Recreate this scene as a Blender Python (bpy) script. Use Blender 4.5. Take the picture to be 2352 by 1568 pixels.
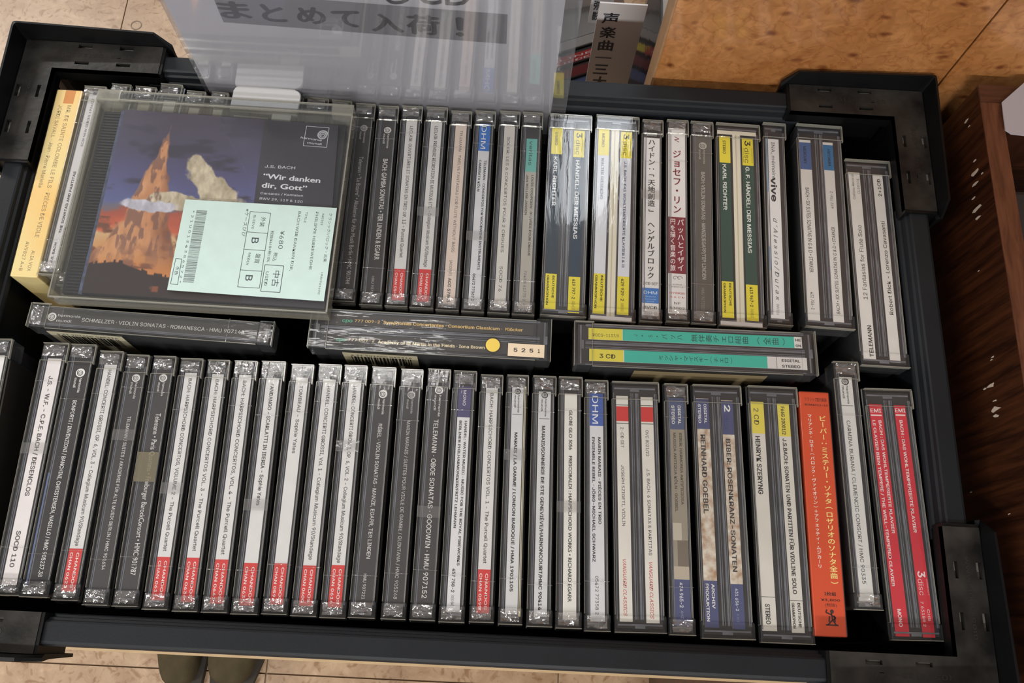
import bpy, bmesh, math, random
import numpy as np
from mathutils import Vector, Matrix
random.seed(7)
for o in list(bpy.data.objects): bpy.data.objects.remove(o)
scene = bpy.context.scene
COL = scene.collection

# ------------------------------------------------------------ camera, world, lights, exposure
Z0 = 1.0                       # height of the spine tops above the shop floor
CAMH = 0.432                   # camera above the spine tops
FPX = 1980.77
ROT = np.array([[0.99844744, 0.0459495, 0.03148574],
                [0.05375491, -0.94299006, -0.32845116],
                [0.01459857, 0.32963373, -0.94399602]])
cam = bpy.data.cameras.new('camera'); camo = bpy.data.objects.new('camera', cam); COL.objects.link(camo)
cam.sensor_fit = 'HORIZONTAL'; cam.sensor_width = 36; cam.lens = 36 * FPX / 2352
cam.clip_start = 0.01; cam.clip_end = 50
u_, s_, v_ = np.linalg.svd(ROT); RR = u_ @ v_
r0, r1, r2 = RR
mw = Matrix(((r0[0], -r1[0], -r2[0], 0), (r0[1], -r1[1], -r2[1], 0), (r0[2], -r1[2], -r2[2], Z0 + CAMH), (0, 0, 0, 1)))
camo.matrix_world = mw
scene.camera = camo

world = bpy.data.worlds.new('world'); scene.world = world; world.use_nodes = True
world.node_tree.nodes['Background'].inputs[0].default_value = (0.86, 0.87, 0.89, 1)
world.node_tree.nodes['Background'].inputs[1].default_value = 0.74

def area(name, loc, target, sx, sy, power, col):
    l = bpy.data.lights.new(name, 'AREA'); l.shape = 'RECTANGLE'; l.size = sx; l.size_y = sy
    l.energy = power; l.color = col
    o = bpy.data.objects.new(name, l); COL.objects.link(o); o.location = loc
    d = Vector(target) - Vector(loc); o.rotation_euler = d.to_track_quat('-Z', 'Y').to_euler()
    o['kind'] = 'structure'
    return o
# ceiling fluorescent tubes of the shop: rows running along X
area('ceiling_lamp', (-0.40, 0.64, 2.66), (-0.40, 0.64, 0), 0.5, 0.07, 2.0, (1, 0.98, 0.95))
area('ceiling_panel', (0.48, 1.30, 2.66), (0.48, 1.30, 0), 0.75, 0.42, 11, (0.90, 0.95, 1))
area('ceiling_tube', (-2.4, 2.4, 2.66), (-2.4, 2.4, 0), 1.2, 0.12, 80, (1, 0.97, 0.93))
area('ceiling_tube', (-1.5, -0.9, 2.66), (-1.5, -0.9, 0), 1.2, 0.12, 36, (1, 0.97, 0.93))
area('ceiling_tube', (0.1, -2.2, 2.66), (0.1, -2.2, 0), 1.2, 0.12, 75, (1, 0.97, 0.93))
scene.view_settings.view_transform = 'Standard'; scene.view_settings.look = 'None'
scene.view_settings.gamma = 1; scene.view_settings.use_curve_mapping = False
scene.view_settings.exposure = 0.0
try:
    scene.cycles.transparent_max_bounces = 24
    scene.cycles.caustics_reflective = False; scene.cycles.caustics_refractive = False
except Exception: pass

# ------------------------------------------------------------ measuring helpers (photo point -> place on a plane)
def ray(x, y): return RR.T @ np.array([x - 1176, y - 784, FPX])
def onz(x, y, z=0.0):
    """point of the horizontal plane z above the spine tops seen at photo point x,y"""
    d = ray(x, y); t = (z - CAMH) / d[2]; return Vector((d[0] * t, d[1] * t, z + Z0))
def ony(x, y, Y):
    d = ray(x, y); t = Y / d[1]; return Vector((d[0] * t, Y, CAMH + d[2] * t + Z0))

# ------------------------------------------------------------ materials
def lin(c):
    o = []
    for v in c:
        v = v / 255; o.append(v / 12.92 if v <= 0.04045 else ((v + 0.055) / 1.055) ** 2.4)
    return (*o, 1)
MC = {}
def mat(name, rgb, rough=0.5, spec=0.5, coat=0.0, metal=0.0, noise=None, bump=None, mix=None):
    """plain procedural material; noise=(scale, amount) varies the tone, bump=(scale, strength)"""
    if name in MC: return MC[name]
    m = bpy.data.materials.new(name); m.use_nodes = True; nt = m.node_tree; b = nt.nodes['Principled BSDF']
    b.inputs['Base Color'].default_value = lin(rgb); b.inputs['Roughness'].default_value = rough
    b.inputs['Specular IOR Level'].default_value = spec; b.inputs['Metallic'].default_value = metal
    b.inputs['Coat Weight'].default_value = coat; b.inputs['Coat Roughness'].default_value = 0.05
    tc = nt.nodes.new('ShaderNodeTexCoord')
    if noise:
        n = nt.nodes.new('ShaderNodeTexNoise'); n.inputs['Scale'].default_value = noise[0]; n.inputs['Detail'].default_value = 6
        nt.links.new(tc.outputs['Object'], n.inputs['Vector'])
        r = nt.nodes.new('ShaderNodeValToRGB'); r.color_ramp.elements[0].position = 0.35; r.color_ramp.elements[1].position = 0.7
        a = lin(rgb); k = noise[1]
        other = lin(mix) if mix else tuple([min(1, c * (1 + k)) for c in a[:3]] + [1])
        r.color_ramp.elements[0].color = a; r.color_ramp.elements[1].color = other
        nt.links.new(n.outputs['Fac'], r.inputs['Fac']); nt.links.new(r.outputs['Color'], b.inputs['Base Color'])
    if bump:
        n = nt.nodes.new('ShaderNodeTexNoise'); n.inputs['Scale'].default_value = bump[0]; n.inputs['Detail'].default_value = 3
        nt.links.new(tc.outputs['Object'], n.inputs['Vector'])
        bp = nt.nodes.new('ShaderNodeBump'); bp.inputs['Strength'].default_value = bump[1]; bp.inputs['Distance'].default_value = 0.001
        nt.links.new(n.outputs['Fac'], bp.inputs['Height']); nt.links.new(bp.outputs['Normal'], b.inputs['Normal'])
    MC[name] = m; return m

def clear(name, tint=(0.94, 0.95, 0.95), rough=0.05, ior=1.45, bump=None, milky=0.0, milk=(200, 205, 210), stretch=None, boost=0.0):
    """thin clear plastic: transparent body with a Fresnel gloss and a little haze of its own"""
    if name in MC: return MC[name]
    m = bpy.data.materials.new(name); m.use_nodes = True; nt = m.node_tree
    for n in list(nt.nodes): nt.nodes.remove(n)
    out = nt.nodes.new('ShaderNodeOutputMaterial'); tr = nt.nodes.new('ShaderNodeBsdfTransparent')
    tr.inputs[0].default_value = (*tint, 1)
    gl = nt.nodes.new('ShaderNodeBsdfGlossy'); gl.inputs['Roughness'].default_value = rough
    # Schlick reflectance from the facing angle, the same from either side of the sheet
    fr = nt.nodes.new('ShaderNodeLayerWeight'); fr.inputs['Blend'].default_value = 0.5
    f0 = ((ior - 1) / (ior + 1)) ** 2
    pw = nt.nodes.new('ShaderNodeMath'); pw.operation = 'POWER'; pw.inputs[1].default_value = 5
    ma = nt.nodes.new('ShaderNodeMath'); ma.operation = 'MULTIPLY_ADD'; ma.inputs[1].default_value = 1 - f0; ma.inputs[2].default_value = f0
    nt.links.new(fr.outputs['Facing'], pw.inputs[0]); nt.links.new(pw.outputs[0], ma.inputs[0])
    mx = nt.nodes.new('ShaderNodeMixShader')
    last = tr
    if milky:
        df = nt.nodes.new('ShaderNodeBsdfDiffuse'); df.inputs[0].default_value = lin(milk)
        m2 = nt.nodes.new('ShaderNodeMixShader'); m2.inputs[0].default_value = milky
        nt.links.new(tr.outputs[0], m2.inputs[1]); nt.links.new(df.outputs[0], m2.inputs[2]); last = m2
    fac = ma.outputs[0]
    if boost:
        ad = nt.nodes.new('ShaderNodeMath'); ad.operation = 'ADD'; ad.inputs[1].default_value = boost; ad.use_clamp = True
        nt.links.new(fac, ad.inputs[0]); fac = ad.outputs[0]
    nt.links.new(fac, mx.inputs[0]); nt.links.new(last.outputs[0], mx.inputs[1]); nt.links.new(gl.outputs[0], mx.inputs[2])
    nt.links.new(mx.outputs[0], out.inputs[0])
    if bump:
        tc = nt.nodes.new('ShaderNodeTexCoord'); mp = nt.nodes.new('ShaderNodeMapping')
        mp.inputs['Scale'].default_value = stretch or (1, 1, 1)
        n = nt.nodes.new('ShaderNodeTexNoise'); n.inputs['Scale'].default_value = bump[0]; n.inputs['Detail'].default_value = 3
        nt.links.new(tc.outputs['Object'], mp.inputs[0]); nt.links.new(mp.outputs[0], n.inputs['Vector'])
        bp = nt.nodes.new('ShaderNodeBump'); bp.inputs['Strength'].default_value = bump[1]; bp.inputs['Distance'].default_value = 0.001
        nt.links.new(n.outputs['Fac'], bp.inputs['Height'])
        for t in (gl, fr): nt.links.new(bp.outputs['Normal'], t.inputs['Normal'])
    MC[name] = m; return m

M_CLEAR = clear('clear_case_plastic', (0.93, 0.93, 0.92), 0.06, 1.45, bump=(60, 0.25), stretch=(3, 0.6, 1), milky=0.035)
M_EDGE = clear('clear_plastic_edge', (0.80, 0.80, 0.76), 0.12, 1.5, milky=0.30, milk=(215, 212, 200), boost=0.05)
M_FILM = clear('shrink_wrap_film', (0.97, 0.97, 0.97), 0.10, 1.5, bump=(300, 0.9), milky=0.07, milk=(235, 235, 235), boost=0.16)
M_BLACK = mat('black_sleeve_plastic', (14, 14, 16), 0.22, 0.5)
M_TRAY = mat('dark_tray_plastic', (44, 43, 45), 0.33, 0.5, noise=(40, 0.5))
M_RIB = mat('grey_tray_rib', (96, 98, 106), 0.22, 0.6, noise=(90, 0.6))
M_CREAMTRAY = mat('cream_tray_plastic', (226, 222, 204), 0.35)
def ink(rgb): return mat('ink_%d_%d_%d' % rgb, rgb, 0.5)
def paper(rgb): return mat('paper_%d_%d_%d' % rgb, rgb, 0.55, 0.35, noise=(120, 0.06))

# ------------------------------------------------------------ mesh helpers
def add_box(bm, x0, x1, y0, y1, z0, z1, mi=0):
    v = [bm.verts.new(p) for p in ((x0, y0, z0), (x1, y0, z0), (x1, y1, z0), (x0, y1, z0), (x0, y0, z1), (x1, y0, z1), (x1, y1, z1), (x0, y1, z1))]
    fs = []
    for q in ((0, 3, 2, 1), (4, 5, 6, 7), (0, 1, 5, 4), (1, 2, 6, 5), (2, 3, 7, 6), (3, 0, 4, 7)):
        f = bm.faces.new([v[i] for i in q]); f.material_index = mi; fs.append(f)
    return v, fs
def add_rbox(bm, x0, x1, y0, y1, z0, z1, r, mi=0, seg=2):
    """box whose top rim is rounded"""
    v, fs = add_box(bm, x0, x1, y0, y1, z0, z1, mi)
    es = set()
    for f in fs:
        for e in f.edges:
            if (e.verts[0].co.z + e.verts[1].co.z) / 2 > z0 + 1e-7: es.add(e)
    bmesh.ops.bevel(bm, geom=list(es), offset=r, segments=seg, affect='EDGES', profile=0.5, material=-1)
def add_poly(bm, pts, z0, z1, mi=0):
    b = [bm.verts.new((p[0], p[1], z0)) for p in pts]; t = [bm.verts.new((p[0], p[1], z1)) for p in pts]
    n = len(pts); fs = [bm.faces.new(t), bm.faces.new(b[::-1])]
    for i in range(n): fs.append(bm.faces.new((b[i], b[(i + 1) % n], t[(i + 1) % n], t[i])))
    for f in fs: f.material_index = mi
    return fs
def obj(name, bm, mats, parent=None, smooth=False, recalc=True):
    if recalc: bmesh.ops.recalc_face_normals(bm, faces=bm.faces[:])
    me = bpy.data.meshes.new(name); bm.to_mesh(me); bm.free()
    for m in (mats if isinstance(mats, (list, tuple)) else [mats]): me.materials.append(m)
    if smooth:
        for p in me.polygons: p.use_smooth = True
    o = bpy.data.objects.new(name, me); COL.objects.link(o)
    if parent: o.parent = parent
    return o
def empty(name, loc, label=None, cat=None, rz=0.0, group=None, kind=None):
    o = bpy.data.objects.new(name, None); COL.objects.link(o); o.location = loc; o.rotation_euler = (0, 0, rz)
    o.empty_display_size = 0.01
    tag(o, label, cat, group, kind); return o
def tag(o, label=None, cat=None, group=None, kind=None):
    if label: o['label'] = label
    if cat: o['category'] = cat
    if group: o['group'] = group
    if kind: o['kind'] = kind
    return o

# lettering: every string becomes flat print fitted between two points
FONTCACHE = {}
try:      # the typeface that ships with Blender's own interface; falls back to the built-in font
    import os
    FONT = bpy.data.fonts.load(os.path.join(bpy.utils.system_resource('DATAFILES'), 'fonts', 'Inter.woff2'))
except Exception: FONT = None
LIFT = [None]
def glyph_mesh(s, bold, shear=0.0):
    vs, ps, dz = glyph_mesh_(s, bold, shear); LIFT[0] = dz; return vs, ps
def glyph_mesh_(s, bold, shear=0.0):
    k = (s, bold, shear)
    if k in FONTCACHE: return FONTCACHE[k]
    cu = bpy.data.curves.new('t', 'FONT'); cu.body = s; cu.size = 1.0; cu.resolution_u = 3
    cu.shear = shear
    if FONT and all(ord(ch) < 0x180 for ch in s): cu.font = FONT
    o = bpy.data.objects.new('t', cu); COL.objects.link(o)
    dg = bpy.context.evaluated_depsgraph_get(); dg.update()
    me = bpy.data.meshes.new_from_object(o.evaluated_get(dg))
    vs = np.array([v.co[:2] for v in me.vertices]) if len(me.vertices) else np.zeros((0, 2))
    ps = [tuple(p.vertices) for p in me.polygons]
    bpy.data.objects.remove(o); bpy.data.curves.remove(cu); bpy.data.meshes.remove(me)
    if bold and len(vs):      # heavier face: the outline laid down again a little to each side
        n0 = len(vs); h = bold * .85; base = vs; out = [vs + np.array((-h, 0))]; pp = list(ps)
        for q, (dx, dy) in enumerate(((h, 0), (0, h * .7), (0, -h * .7))):
            out.append(base + np.array((dx, dy))); pp += [tuple(i + n0 * (q + 1) for i in p) for p in ps]
        vs = np.concatenate(out); ps = pp
    n1 = len(vs) // 4 if bold and len(vs) else 0
    dz = np.repeat(np.arange(4), n1) * 1.0e-5 if n1 else None
    FONTCACHE[k] = (vs, ps, dz); return FONTCACHE[k]
CAP = 0.727
class Print:
    """collects print of several colours as one mesh"""
    def __init__(s, z): s.v = []; s.f = []; s.m = []; s.mats = []; s.z = z; s.k = 0
    def mi(s, rgb):
        m = ink(rgb)
        if m not in s.mats: s.mats.append(m)
        return s.mats.index(m)
    def raw(s, pts, polys, rgb):
        b = len(s.v); mi = s.mi(rgb)
        z = s.z + 0.000004 * s.k
        dz = LIFT[0]; LIFT[0] = None
        if dz is None or len(dz) != len(pts): dz = np.zeros(len(pts))
        s.v += [(float(p[0]), float(p[1]), z + float(e)) for p, e in zip(pts, dz)]
        for p in polys: s.f.append(tuple(i + b for i in p)); s.m.append(mi)
    def line(s, txt, p0, p1, cap, rgb, bold=0.0, shear=0.0, natural=False):
        """text along p0->p1 (its centre line), letter tops to the left of the direction, fitted to the length"""
        vs, ps = glyph_mesh(txt, bold, shear)
        if not len(vs): return
        p0 = np.array(p0[:2], float); p1 = np.array(p1[:2], float)
        d = p1 - p0; L = np.hypot(*d); d = d / L; n = np.array([-d[1], d[0]])
        x0, x1 = vs[:, 0].min(), vs[:, 0].max()
        sy = cap / CAP; sx = L / (x1 - x0)
        if natural: sx = sy
        if len(txt) == 1: ym = (vs[:, 1].min() + vs[:, 1].max()) / 2
        else: ym = CAP / 2
        pts = p0 + np.outer((vs[:, 0] - x0) * sx, d) + np.outer((vs[:, 1] - ym) * sy, n)
        s.raw(pts, ps, rgb)
    def column(s, txt, p0, p1, size, rgb, bold=0.0, rot=False):
        """upright characters stacked from p0 to p1; tops point back to p0"""
        p0 = np.array(p0[:2], float); p1 = np.array(p1[:2], float)
        d = p1 - p0; L = np.hypot(*d); d = d / L; up = -d; rt = np.array([-d[1], d[0]])
        n = len(txt); step = L / n
        for i, ch in enumerate(txt):
            if ch in ' 　': continue
            c = p0 + d * step * (i + 0.5)
            vs, ps = glyph_mesh(ch, bold)
            if not len(vs): continue
            turn = ch in 'ー（）：「」(){}—'
            h = min(step * 0.92, size) if not rot else size
            sc = size * 0.95; sv = step * 0.95
            cx = 0.5
            if turn:
                w = vs[:, 0].max() - vs[:, 0].min(); mx = (vs[:, 0].max() + vs[:, 0].min()) / 2
                my = (vs[:, 1].max() + vs[:, 1].min()) / 2
                pts = c + np.outer((vs[:, 0] - mx) * sv, d) + np.outer((vs[:, 1] - my) * sc, rt)
                if ch in '「」（）': pass
            else:
                mx = (vs[:, 0].max() + vs[:, 0].min()) / 2 if ord(ch) < 0x2000 else 0.5
                my = CAP / 2 if ord(ch) < 0x2000 else 0.38
                pts = c + np.outer((vs[:, 0] - mx) * sc, rt) + np.outer((vs[:, 1] - my) * sv, up)
            s.raw(pts, ps, rgb)
    def quad(s, a, b, c, d, rgb): s.raw([a, b, c, d], [(0, 1, 2, 3)], rgb); s.k += 1
    def rect(s, x0, x1, y0, y1, rgb): s.quad((x0, y0), (x1, y0), (x1, y1), (x0, y1), rgb)
    def stroke(s, a, b, w, rgb):
        a = np.array(a[:2], float); b = np.array(b[:2], float); d = (b - a) / max(1e-9, np.hypot(*(b - a))); n = np.array([-d[1], d[0]]) * w / 2
        s.raw([a - n, b - n, b + n, a + n], [(0, 1, 2, 3)], rgb)
    def frame(s, a, b, c, d, w, rgb):
        for p, q in ((a, b), (b, c), (c, d), (d, a)): s.stroke(p, q, w, rgb)
    def disc(s, c, r, rgb, n=20):
        s.raw([(c[0] + r * math.cos(i * 2 * math.pi / n), c[1] + r * math.sin(i * 2 * math.pi / n)) for i in range(n)], [tuple(range(n))], rgb); s.k += 1
    def spiral(s, c, r, rgb, turns=2.0, a0=0.0, w=0.16):
        pts = []; n = int(26 * turns)
        for i in range(n + 1):
            t = i / n; a = a0 + t * turns * 2 * math.pi; rr = r * (1 - 0.86 * t)
            for q in (1, -1): pts.append((c[0] + (rr + q * w * r / 2 * (1 - .5 * t)) * math.cos(a), c[1] + (rr + q * w * r / 2 * (1 - .5 * t)) * math.sin(a)))
        s.raw(pts, [(2 * i, 2 * i + 1, 2 * i + 3, 2 * i + 2) for i in range(n)], rgb)
    def build(s, name, parent, z=0.0):
        me = bpy.data.meshes.new(name); me.from_pydata(s.v, [], s.f)
        for m in s.mats: me.materials.append(m)
        me.polygons.foreach_set('material_index', s.m)
        o = bpy.data.objects.new(name, me); COL.objects.link(o); o.parent = parent; return o

# ============================================================ THE SETTING
CXM = -0.021                       # crate centre in X
XI, XO = 0.2415, 0.2575            # half inner and outer lengths of the rails
YI0, YI1, YO0, YO1 = 0.0035, 0.2965, -0.0105, 0.3115
RZ = Z0 + 0.010
DECK = Z0 - 0.170

# ---- floor of marbled vinyl tiles
def tile_material():
    m = bpy.data.materials.new('beige_marbled_vinyl'); m.use_nodes = True; nt = m.node_tree; b = nt.nodes['Principled BSDF']
    tc = nt.nodes.new('ShaderNodeNewGeometry')
    wp = nt.nodes.new('ShaderNodeTexNoise'); wp.inputs['Scale'].default_value = 6; wp.inputs['Detail'].default_value = 3
    n = nt.nodes.new('ShaderNodeTexNoise'); n.inputs['Scale'].default_value = 11; n.inputs['Detail'].default_value = 8; n.inputs['Roughness'].default_value = 0.62; n.inputs['Distortion'].default_value = 1.6
    n2 = nt.nodes.new('ShaderNodeTexNoise'); n2.inputs['Scale'].default_value = 42; n2.inputs['Detail'].default_value = 6; n2.inputs['Distortion'].default_value = 2.2
    for q in (wp, n, n2): nt.links.new(tc.outputs['Position'], q.inputs['Vector'])
    r = nt.nodes.new('ShaderNodeValToRGB'); e = r.color_ramp.elements
    e[0].position = 0.34; e[0].color = lin((154, 124, 96)); e[1].position = 0.66; e[1].color = lin((184, 157, 127))
    r2 = nt.nodes.new('ShaderNodeValToRGB'); e = r2.color_ramp.elements
    e[0].position = 0.33; e[0].color = lin((196, 178, 160)); e[1].position = 0.46; e[1].color = (.86, .86, .86, 1)
    e3 = r2.color_ramp.elements.new(0.60); e3.color = (.86, .86, .86, 1); e4 = r2.color_ramp.elements.new(0.70); e4.color = (1.0, 1.0, 1.0, 1)
    mx = nt.nodes.new('ShaderNodeMix'); mx.data_type = 'RGBA'; mx.blend_type = 'MULTIPLY'; mx.inputs[0].default_value = 0.9
    nt.links.new(n.outputs['Fac'], r.inputs[0]); nt.links.new(n2.outputs['Fac'], r2.inputs[0])
    nt.links.new(r.outputs[0], mx.inputs[6]); nt.links.new(r2.outputs[0], mx.inputs[7]); nt.links.new(mx.outputs[2], b.inputs['Base Color'])
    b.inputs['Roughness'].default_value = 0.38
    return m
M_TILE = tile_material()
M_GROUT = mat('dark_floor_joint', (132, 110, 86), 0.8)
bm = bmesh.new(); add_box(bm, -3.5, 3.0, -2.6, 4.2, -0.03, -0.0035)
floor = obj('floor', bm, M_GROUT); tag(floor, 'beige marbled vinyl tile floor of the shop', kind='structure')
T = 0.45; proto = None
ftx = -0.781 - 4 * T; fty = -0.0615 - 4 * T
for i in range(12):
    for j in range(14):
        x, y = ftx + i * T, fty + j * T
        if x < -3.3 or x + T > 2.9 or y < -2.5 or y + T > 4.1: continue
        if proto is None:
            bm = bmesh.new(); add_box(bm, 0.0011, T - 0.0011, 0.0011, T - 0.0011, -0.0035, 0)
            proto = obj('tile', bm, M_TILE, floor); o = proto
        else:
            o = proto.copy(); COL.objects.link(o); o.parent = floor
        o.location = (x, y, 0)
p = onz(313, 58, -1.0)
bm = bmesh.new()
bmesh.ops.create_cone(bm, cap_ends=False, segments=28, radius1=0.010, radius2=0.010, depth=0.0006)
for v in bm.verts: v.co = v.co + Vector((p.x, p.y, 0.0004))
ring = obj('scuff_ring', bm, mat('scuff_grey', (120, 104, 86), 0.7), floor)
mod = ring.modifiers.new('s', 'SOLIDIFY'); mod.thickness = 0.002; mod.offset = 0

bm = bmesh.new(); add_box(bm, -3.5, 3.0, -2.6, 4.2, 2.72, 2.76)
tag(obj('ceiling', bm, mat('white_ceiling_board', (205, 204, 200), 0.9)), kind='structure')

# ---- burl laminated upright panels right behind the crate
def burl_material():
    m = bpy.data.materials.new('orange_burl_laminate'); m.use_nodes = True; nt = m.node_tree; b = nt.nodes['Principled BSDF']
    g = nt.nodes.new('ShaderNodeNewGeometry')
    n0 = nt.nodes.new('ShaderNodeTexNoise'); n0.inputs['Scale'].default_value = 14; n0.inputs['Detail'].default_value = 4; n0.inputs['Distortion'].default_value = 1.2
    n1 = nt.nodes.new('ShaderNodeTexNoise'); n1.inputs['Scale'].default_value = 120; n1.inputs['Detail'].default_value = 5; n1.inputs['Distortion'].default_value = 1.5
    wv = nt.nodes.new('ShaderNodeTexNoise'); wv.inputs['Scale'].default_value = 26; wv.inputs['Detail'].default_value = 2; wv.inputs['Distortion'].default_value = 3.5
    vo = nt.nodes.new('ShaderNodeTexVoronoi'); vo.feature = 'F1'; vo.inputs['Scale'].default_value = 88; vo.inputs['Randomness'].default_value = 1
    mp = nt.nodes.new('ShaderNodeMapping'); mp.inputs['Scale'].default_value = (0.55, 1, 1.1)
    ad = nt.nodes.new('ShaderNodeVectorMath'); ad.operation = 'MULTIPLY_ADD'; ad.inputs[1].default_value = (0.02, 0.02, 0.02)
    nt.links.new(g.outputs['Position'], n0.inputs['Vector']); nt.links.new(g.outputs['Position'], n1.inputs['Vector']); nt.links.new(g.outputs['Position'], wv.inputs['Vector'])
    nt.links.new(n0.outputs['Color'], ad.inputs[0]); nt.links.new(g.outputs['Position'], ad.inputs[2]); nt.links.new(ad.outputs[0], mp.inputs[0]); nt.links.new(mp.outputs[0], vo.inputs['Vector'])
    base = nt.nodes.new('ShaderNodeValToRGB'); e = base.color_ramp.elements
    e[0].position = 0.3; e[0].color = lin((160, 102, 52)); e[1].position = 0.7; e[1].color = lin((196, 138, 84))
    nt.links.new(n0.outputs['Fac'], base.inputs[0])
    # narrow darker veins where the swirled noise crosses its middle
    ma = nt.nodes.new('ShaderNodeMath'); ma.operation = 'SUBTRACT'; ma.inputs[1].default_value = 0.5
    mb = nt.nodes.new('ShaderNodeMath'); mb.operation = 'ABSOLUTE'
    vr = nt.nodes.new('ShaderNodeValToRGB'); e = vr.color_ramp.elements
    e[0].position = 0.0; e[0].color = lin((196, 152, 112)); e[1].position = 0.022; e[1].color = (1, 1, 1, 1)
    nt.links.new(wv.outputs['Fac'], ma.inputs[0]); nt.links.new(ma.outputs[0], mb.inputs[0]); nt.links.new(mb.outputs[0], vr.inputs[0])
    eye = nt.nodes.new('ShaderNodeValToRGB'); e = eye.color_ramp.elements
    e[0].position = 0.07; e[0].color = lin((150, 100, 62)); e[1].position = 0.25; e[1].color = (1, 1, 1, 1)
    nt.links.new(vo.outputs['Distance'], eye.inputs[0])
    fine = nt.nodes.new('ShaderNodeValToRGB'); e = fine.color_ramp.elements
    e[0].position = 0.36; e[0].color = (0.74, 0.70, 0.64, 1); e[1].position = 0.65; e[1].color = (1, 1, 1, 1)
    nt.links.new(n1.outputs['Fac'], fine.inputs[0])
    cur = base.outputs[0]
    for src, f in ((vr, .42), (eye, .85), (fine, 1.0)):
        mx = nt.nodes.new('ShaderNodeMix'); mx.data_type = 'RGBA'; mx.blend_type = 'MULTIPLY'; mx.inputs[0].default_value = f
        nt.links.new(cur, mx.inputs[6]); nt.links.new(src.outputs[0], mx.inputs[7]); cur = mx.outputs[2]
    nt.links.new(cur, b.inputs['Base Color'])
    b.inputs['Roughness'].default_value = 0.5; b.inputs['Coat Weight'].default_value = 1.0; b.inputs['Coat Roughness'].default_value = 0.10
    return m
M_BURL = burl_material()
WY = 0.320; WL = 0.0835; WS = 0.249
def slab(name, x0, x1, y0, y1, z0, z1, m, parent=None, r=0.0):
    bm = bmesh.new(); add_box(bm, x0, x1, y0, y1, z0, z1)
    if r: bmesh.ops.bevel(bm, geom=bm.edges[:], offset=r, segments=1, affect='EDGES')
    return obj(name, bm, m, parent)
fix = empty('display_fixture', (0.3, WY, 0), 'tall burl-laminated display fixture standing right behind the black crate', 'display fixture')
fix_z = 0
def child(o, parent):
    """keep the mesh where it was built in world space while hanging it below parent"""
    o.parent = parent; o.matrix_parent_inverse = Matrix.Translation(-Vector(parent.location)) if parent.rotation_euler.z == 0 else parent.matrix_basis.inverted()
    return o
p1 = slab('panel', WL, WS - 0.0006, WY, WY + 0.016, 0.0, 1.62, M_BURL); child(p1, fix)
p2 = slab('panel', WS + 0.0006, 0.95, WY, WY + 0.016, 0.0, 1.62, M_BURL); child(p2, fix)
e1 = slab('edge_band', WL - 0.0012, WL, WY + 0.0005, WY + 0.016, 0.0, 1.62, mat('brown_edge_band', (150, 116, 84), 0.4, noise=(200, 0.15))); child(e1, fix)
tag(e1, 'brown edge band on the left end of the panel')

# ---- stand that carries the crate
M_PLY = mat('light_board', (200, 172, 132), 0.6, noise=(60, 0.15))
stand = empty('stand', (CXM, 0.15, 0), 'light wooden stand under the black crate, a thin tan line below its front rail', 'stand')
child(slab('top_board', CXM - XO - 0.004, CXM + XO - 0.005, -0.0172, 0.31, DECK - 0.018, DECK, M_PLY), stand)
for sx in (-1, 1):
    for y in (0.03, 0.27):
        child(slab('leg', CXM + sx * 0.19 - 0.015, CXM + sx * 0.19 + 0.015, y - 0.015, y + 0.015, 0, DECK - 0.018, M_PLY), stand)

# ============================================================ THE CRATE
M_RAIL = mat('charcoal_blue_plastic', (25, 28, 32), 0.5, 0.25, noise=(30, 0.2), bump=(900, 0.06))
M_CRATE = mat('black_crate_plastic', (10, 10, 11), 0.4, 0.25, bump=(500, 0.05))
M_DUSTY = mat('dusty_black_plastic', (15, 14, 15), 0.42, 0.3, noise=(45, 0.0), mix=(52, 50, 47), bump=(240, 0.2))
crate = empty('crate', (CXM, 0.15, DECK), 'black plastic crate with four raised corner brackets holding two rows of CD cases', 'crate')
def prism(name, prof, a, b, axis, m, sgn=1, base=0.0):
    """extrude the profile [(n outward, z)] from a to b along axis; base is the inner face, sgn its outward sense"""
    bm = bmesh.new(); ra = []; rb = []
    for n, z in prof:
        q = base + sgn * n
        ra.append(bm.verts.new((a, q, z) if axis == 'x' else (q, a, z))); rb.append(bm.verts.new((b, q, z) if axis == 'x' else (q, b, z)))
    k = len(prof)
    for i in range(k): bm.faces.new((ra[i], ra[(i + 1) % k], rb[(i + 1) % k], rb[i]))
    bm.faces.new(ra); bm.faces.new(rb[::-1])
    return obj(name, bm, m)
def railprof(w, zb):
    Z = RZ
    return [(0.0035, zb), (0.0035, Z - 0.0125), (0.0, Z - 0.0115), (0.0, Z - 0.010), (0.0006, Z - 0.0085), (0.0016, Z - 0.0078), (0.0019, Z - 0.0035), (0.0030, Z - 0.0028), (0.0034, Z - 0.0006), (0.0042, Z),
            (w - 0.0022, Z), (w - 0.0009, Z - 0.0006), (w, Z - 0.0022), (w, Z - 0.024), (w - 0.003, Z - 0.026), (w - 0.004, zb)]
WR = 0.0145
BX = 0.078
fx0, fx1 = CXM - XI + 0.055, CXM + XI - 0.055
for nm, ax, a, b, base, sg in (('front_rail', 'x', fx0 - 0.004, fx1 + 0.004, YI0, -1), ('back_rail', 'x', fx0 - 0.004, fx1 + 0.004, YI1, 1),
                               ('side_rail', 'y', YI0 + 0.055, YI1 - 0.055, CXM - XI, -1), ('side_rail', 'y', YI0 + 0.055, YI1 - 0.055, CXM + XI, 1)):
    o = prism(nm, railprof(WR, DECK + 0.004), a, b, ax, M_RAIL, sg, base); child(o, crate)
child(slab('crate_base', CXM - XI - 0.012, CXM + XI + 0.012, YI0 - 0.012, YI1 + 0.012, DECK, DECK + 0.004, M_CRATE), crate)
child(slab('riser', CXM - XI + 0.005, 0.166, 0.1365, 0.162, DECK + 0.004, Z0 - 0.142 + 0.0057, M_CRATE), crate)
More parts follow.
